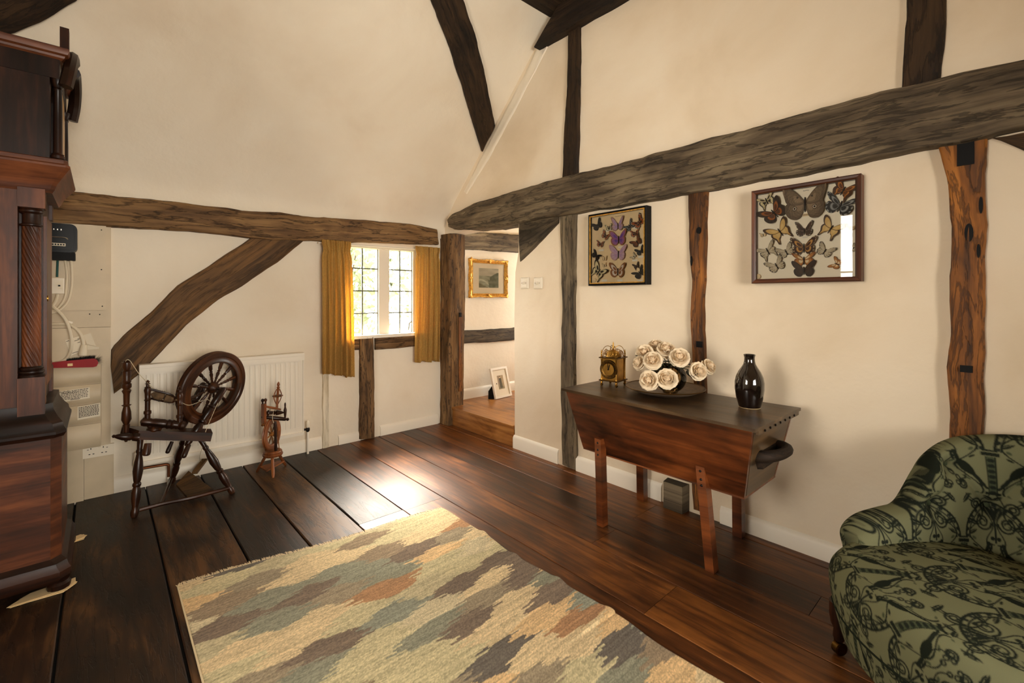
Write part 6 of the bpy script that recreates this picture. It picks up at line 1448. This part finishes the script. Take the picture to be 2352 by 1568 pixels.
arc_r = np.where(rr_ < .56, .88 * rr_ / .56, .88 + (rr_ - .56) / .44 * .86)
UX = rim_s * arc_r; UY = rim_f * arc_r
ang = .55; Cs = fabric_col(UX * math.cos(ang) - UY * math.sin(ang) + .04, UX * math.sin(ang) + UY * math.cos(ang) + .9)
mb = MB(); P = cw(S_, Fv, zs_); mb.grid(P, np.stack([UX, UY], 2), C=Cs, flip=True)
rim_i = [(i, 0) for i in range(ng)] + [(ng - 1, j) for j in range(1, ng)] + [(i, ng - 1) for i in range(ng - 2, -1, -1)] + [(0, j) for j in range(ng - 2, 0, -1)]
mb.poly(np.array([P[i, j] for (i, j) in rim_i[::4]]), 0, None, np.tile(INK, (len(rim_i[::4]), 1)))
part('seat', mb, M['fabric'], ch, smooth=80)
q = int(ng * .135 * .5 + 1); i1 = ng - 1 - q
loop = [P[i, q] for i in range(q, i1, 8)] + [P[i1, j] for j in range(q, i1, 8)] + [P[i, i1] for i in range(i1, q, -8)] + [P[q, j] for j in range(i1, q, -8)]
mb = MB(); mb.tube(np.array(loop), .0035, 6, closed=True); mb.C = [np.tile(INK * 1.4, (len(v), 1)) for v in mb.V]; part('piping', mb, M['fabric'], ch)
# arms and back: one padded shell following a U in plan
U_ctrl = np.array([(.285, .175), (.300, .10), (.308, .02), (.312, -.06), (.31, -.14), (.29, -.235), (.235, -.315), (.145, -.365), (0, -.38)])
full = np.r_[U_ctrl, (U_ctrl[:-1] * [-1, 1])[::-1]]; path = spline(np.c_[full, 0 * full[:, :1]], 240)[:, :2]
dl_ = np.r_[0, np.cumsum(np.linalg.norm(np.diff(path, axis=0), axis=1))]; nt = 760; tt = np.linspace(0, dl_[-1], nt); path = np.stack([np.interp(tt, dl_, path[:, k]) for k in (0, 1)], 1)
Lp = dl_[-1]; tn = np.gradient(path, axis=0); tn /= np.linalg.norm(tn, axis=1)[:, None]; on = np.stack([tn[:, 1], -tn[:, 0]], 1); on *= np.sign((on * path).sum(1))[:, None]
ed = np.minimum(tt, Lp - tt); hgt = np.interp(ed, [0, .03, .08, .16, .225, .27, .33, .42, .52, .65, .85], [.375, .40, .425, .436, .442, .49, .585, .655, .685, .705, .715])
k_ = np.ones(25) / 25; hgt = np.convolve(np.r_[[hgt[0]] * 12, hgt, [hgt[-1]] * 12], k_, 'valid')
endr = np.sqrt(np.clip(1 - (1 - np.clip(ed / .055, 0, 1)) ** 2, 0.0, 1))
th_half = .060 * (.25 + .75 * endr); z0_ = .20
na2 = 380; wf = np.linspace(0, 2 * PI, 6001); ar = np.r_[0, np.cumsum(np.hypot(np.diff(.06 * sgp(np.cos(wf), .8)), np.diff(.20 * sgp(np.sin(wf), .62))))]
w_ = np.interp(np.linspace(0, ar[-1], na2, endpoint=False), ar, wf)        # even spacing round the section
Tt, Ww = np.meshgrid(np.arange(nt), w_, indexing='ij')
zc = (hgt[:, None] + z0_) / 2; zh = (hgt[:, None] - z0_) / 2 * (.35 + .65 * endr[:, None]); zc = hgt[:, None] - zh
lat = th_half[:, None] * sgp(np.cos(Ww), .8); zz_ = zc + zh * sgp(np.sin(Ww), .62)
hf = np.clip((zz_ - .22) / .5, 0, 1); lean_ = .095 * hf ** 1.5 * np.clip((ed[:, None] - .15) / .3, .35, 1)
roll = .022 * np.clip(1 - (hgt[:, None] - zz_) / .07, 0, 1) * np.clip(np.cos(Ww), -.3, 1)
off = lat + lean_ + roll
# buttons on the inner face
arcpos = tt - Lp / 2; btn = []
for (zb_, xs_b) in ((.455, (-.46, -.28, -.10, .10, .28, .46)), (.575, (-.37, -.19, 0, .19, .37))):
    for xb in xs_b: btn.append((xb, zb_))
inner = np.cos(Ww) < -.05; dent = np.zeros_like(off)
for (xb, zb_) in btn:
    d2 = ((arcpos[:, None] - xb) / .045) ** 2 + ((zz_ - zb_) / .045) ** 2; dent += .034 * np.exp(-d2 * 1.6)
for (xb, zb_) in btn:
    for (xc, z2) in btn:
        if abs(z2 - zb_) > .05 and abs(xb - xc) < .12 and zb_ < z2:
            dd_ = seg_d(np.broadcast_to(arcpos[:, None], zz_.shape), zz_, (xb, zb_), (xc, z2)); dent += .010 * np.exp(-(dd_ / .010) ** 2)
off = off + np.where(inner, dent, 0)
S_ = path[:, 0][:, None] + on[:, 0][:, None] * off; Fv = path[:, 1][:, None] + on[:, 1][:, None] * off
shift = np.cumsum(np.zeros(nt)); girth = np.where(np.cos(Ww) < 0, zz_, 2 * hgt[:, None] - zz_)
Cs = fabric_col(np.broadcast_to(arcpos[:, None], zz_.shape) + .06, girth * 1.02 + .6)
mb = MB(); P = cw(S_, Fv, zz_); mb.grid(P, np.stack([np.broadcast_to(tt[:, None], zz_.shape), girth], 2), cv=True, C=Cs)
mb.poly(P[0], 0, None, Cs[0]); mb.poly(P[-1][::-1], 0, None, Cs[-1])
part('back_and_arms', mb, M['fabric'], ch, smooth=80)
for (xb, zb_) in btn:
    i = int(np.argmin(np.abs(arcpos - xb))); js = np.where(inner[i])[0]; j = js[np.argmin(np.abs(zz_[i, js] - zb_))]; c_ = P[i, j]; n3 = -(on[i, 0] * sd_ + on[i, 1] * fwd)
    mb = MB(); mb.ring_lathe(c_ - n3 * .002, c_ + n3 * .010, [(0, .010), (.5, .0105), (.85, .007), (1, .002)], 12); mb.C = [np.tile(MIDC, (len(v), 1)) for v in mb.V]; part('button', mb, M['fabric'], ch)
# frame, legs and castors
for (s_, f_) in ((.276, .238), (-.276, .238), (.23, -.26), (-.23, -.26)):
    a = CC + sd_ * s_ + fwd * f_; mb = MB(); mb.ring_lathe(a + [0, 0, .045], a + [0, 0, .17], [(0, .012), (.1, .018), (.3, .016), (.45, .024), (.7, .028), (1, .028)], 14); lg = part('leg', mb, M['mahogany_dark'], ch)
    mb = MB(); mb.ring_lathe(a + sd_ * .012 + np.array([0, 0, .0215]), a - sd_ * .012 + np.array([0, 0, .0215]), [(0, .017), (.1, .021), (.9, .021), (1, .017)], 18); part('castor', mb, M['brass_dark'], lg)
    mb = MB(); mb.tube([a + [0, 0, .05], a + sd_ * .015 + np.array([0, 0, .042]), a + sd_ * .016 + np.array([0, 0, .0215])], .005, 6); part('castor_fork', mb, M['brass_dark'], lg)
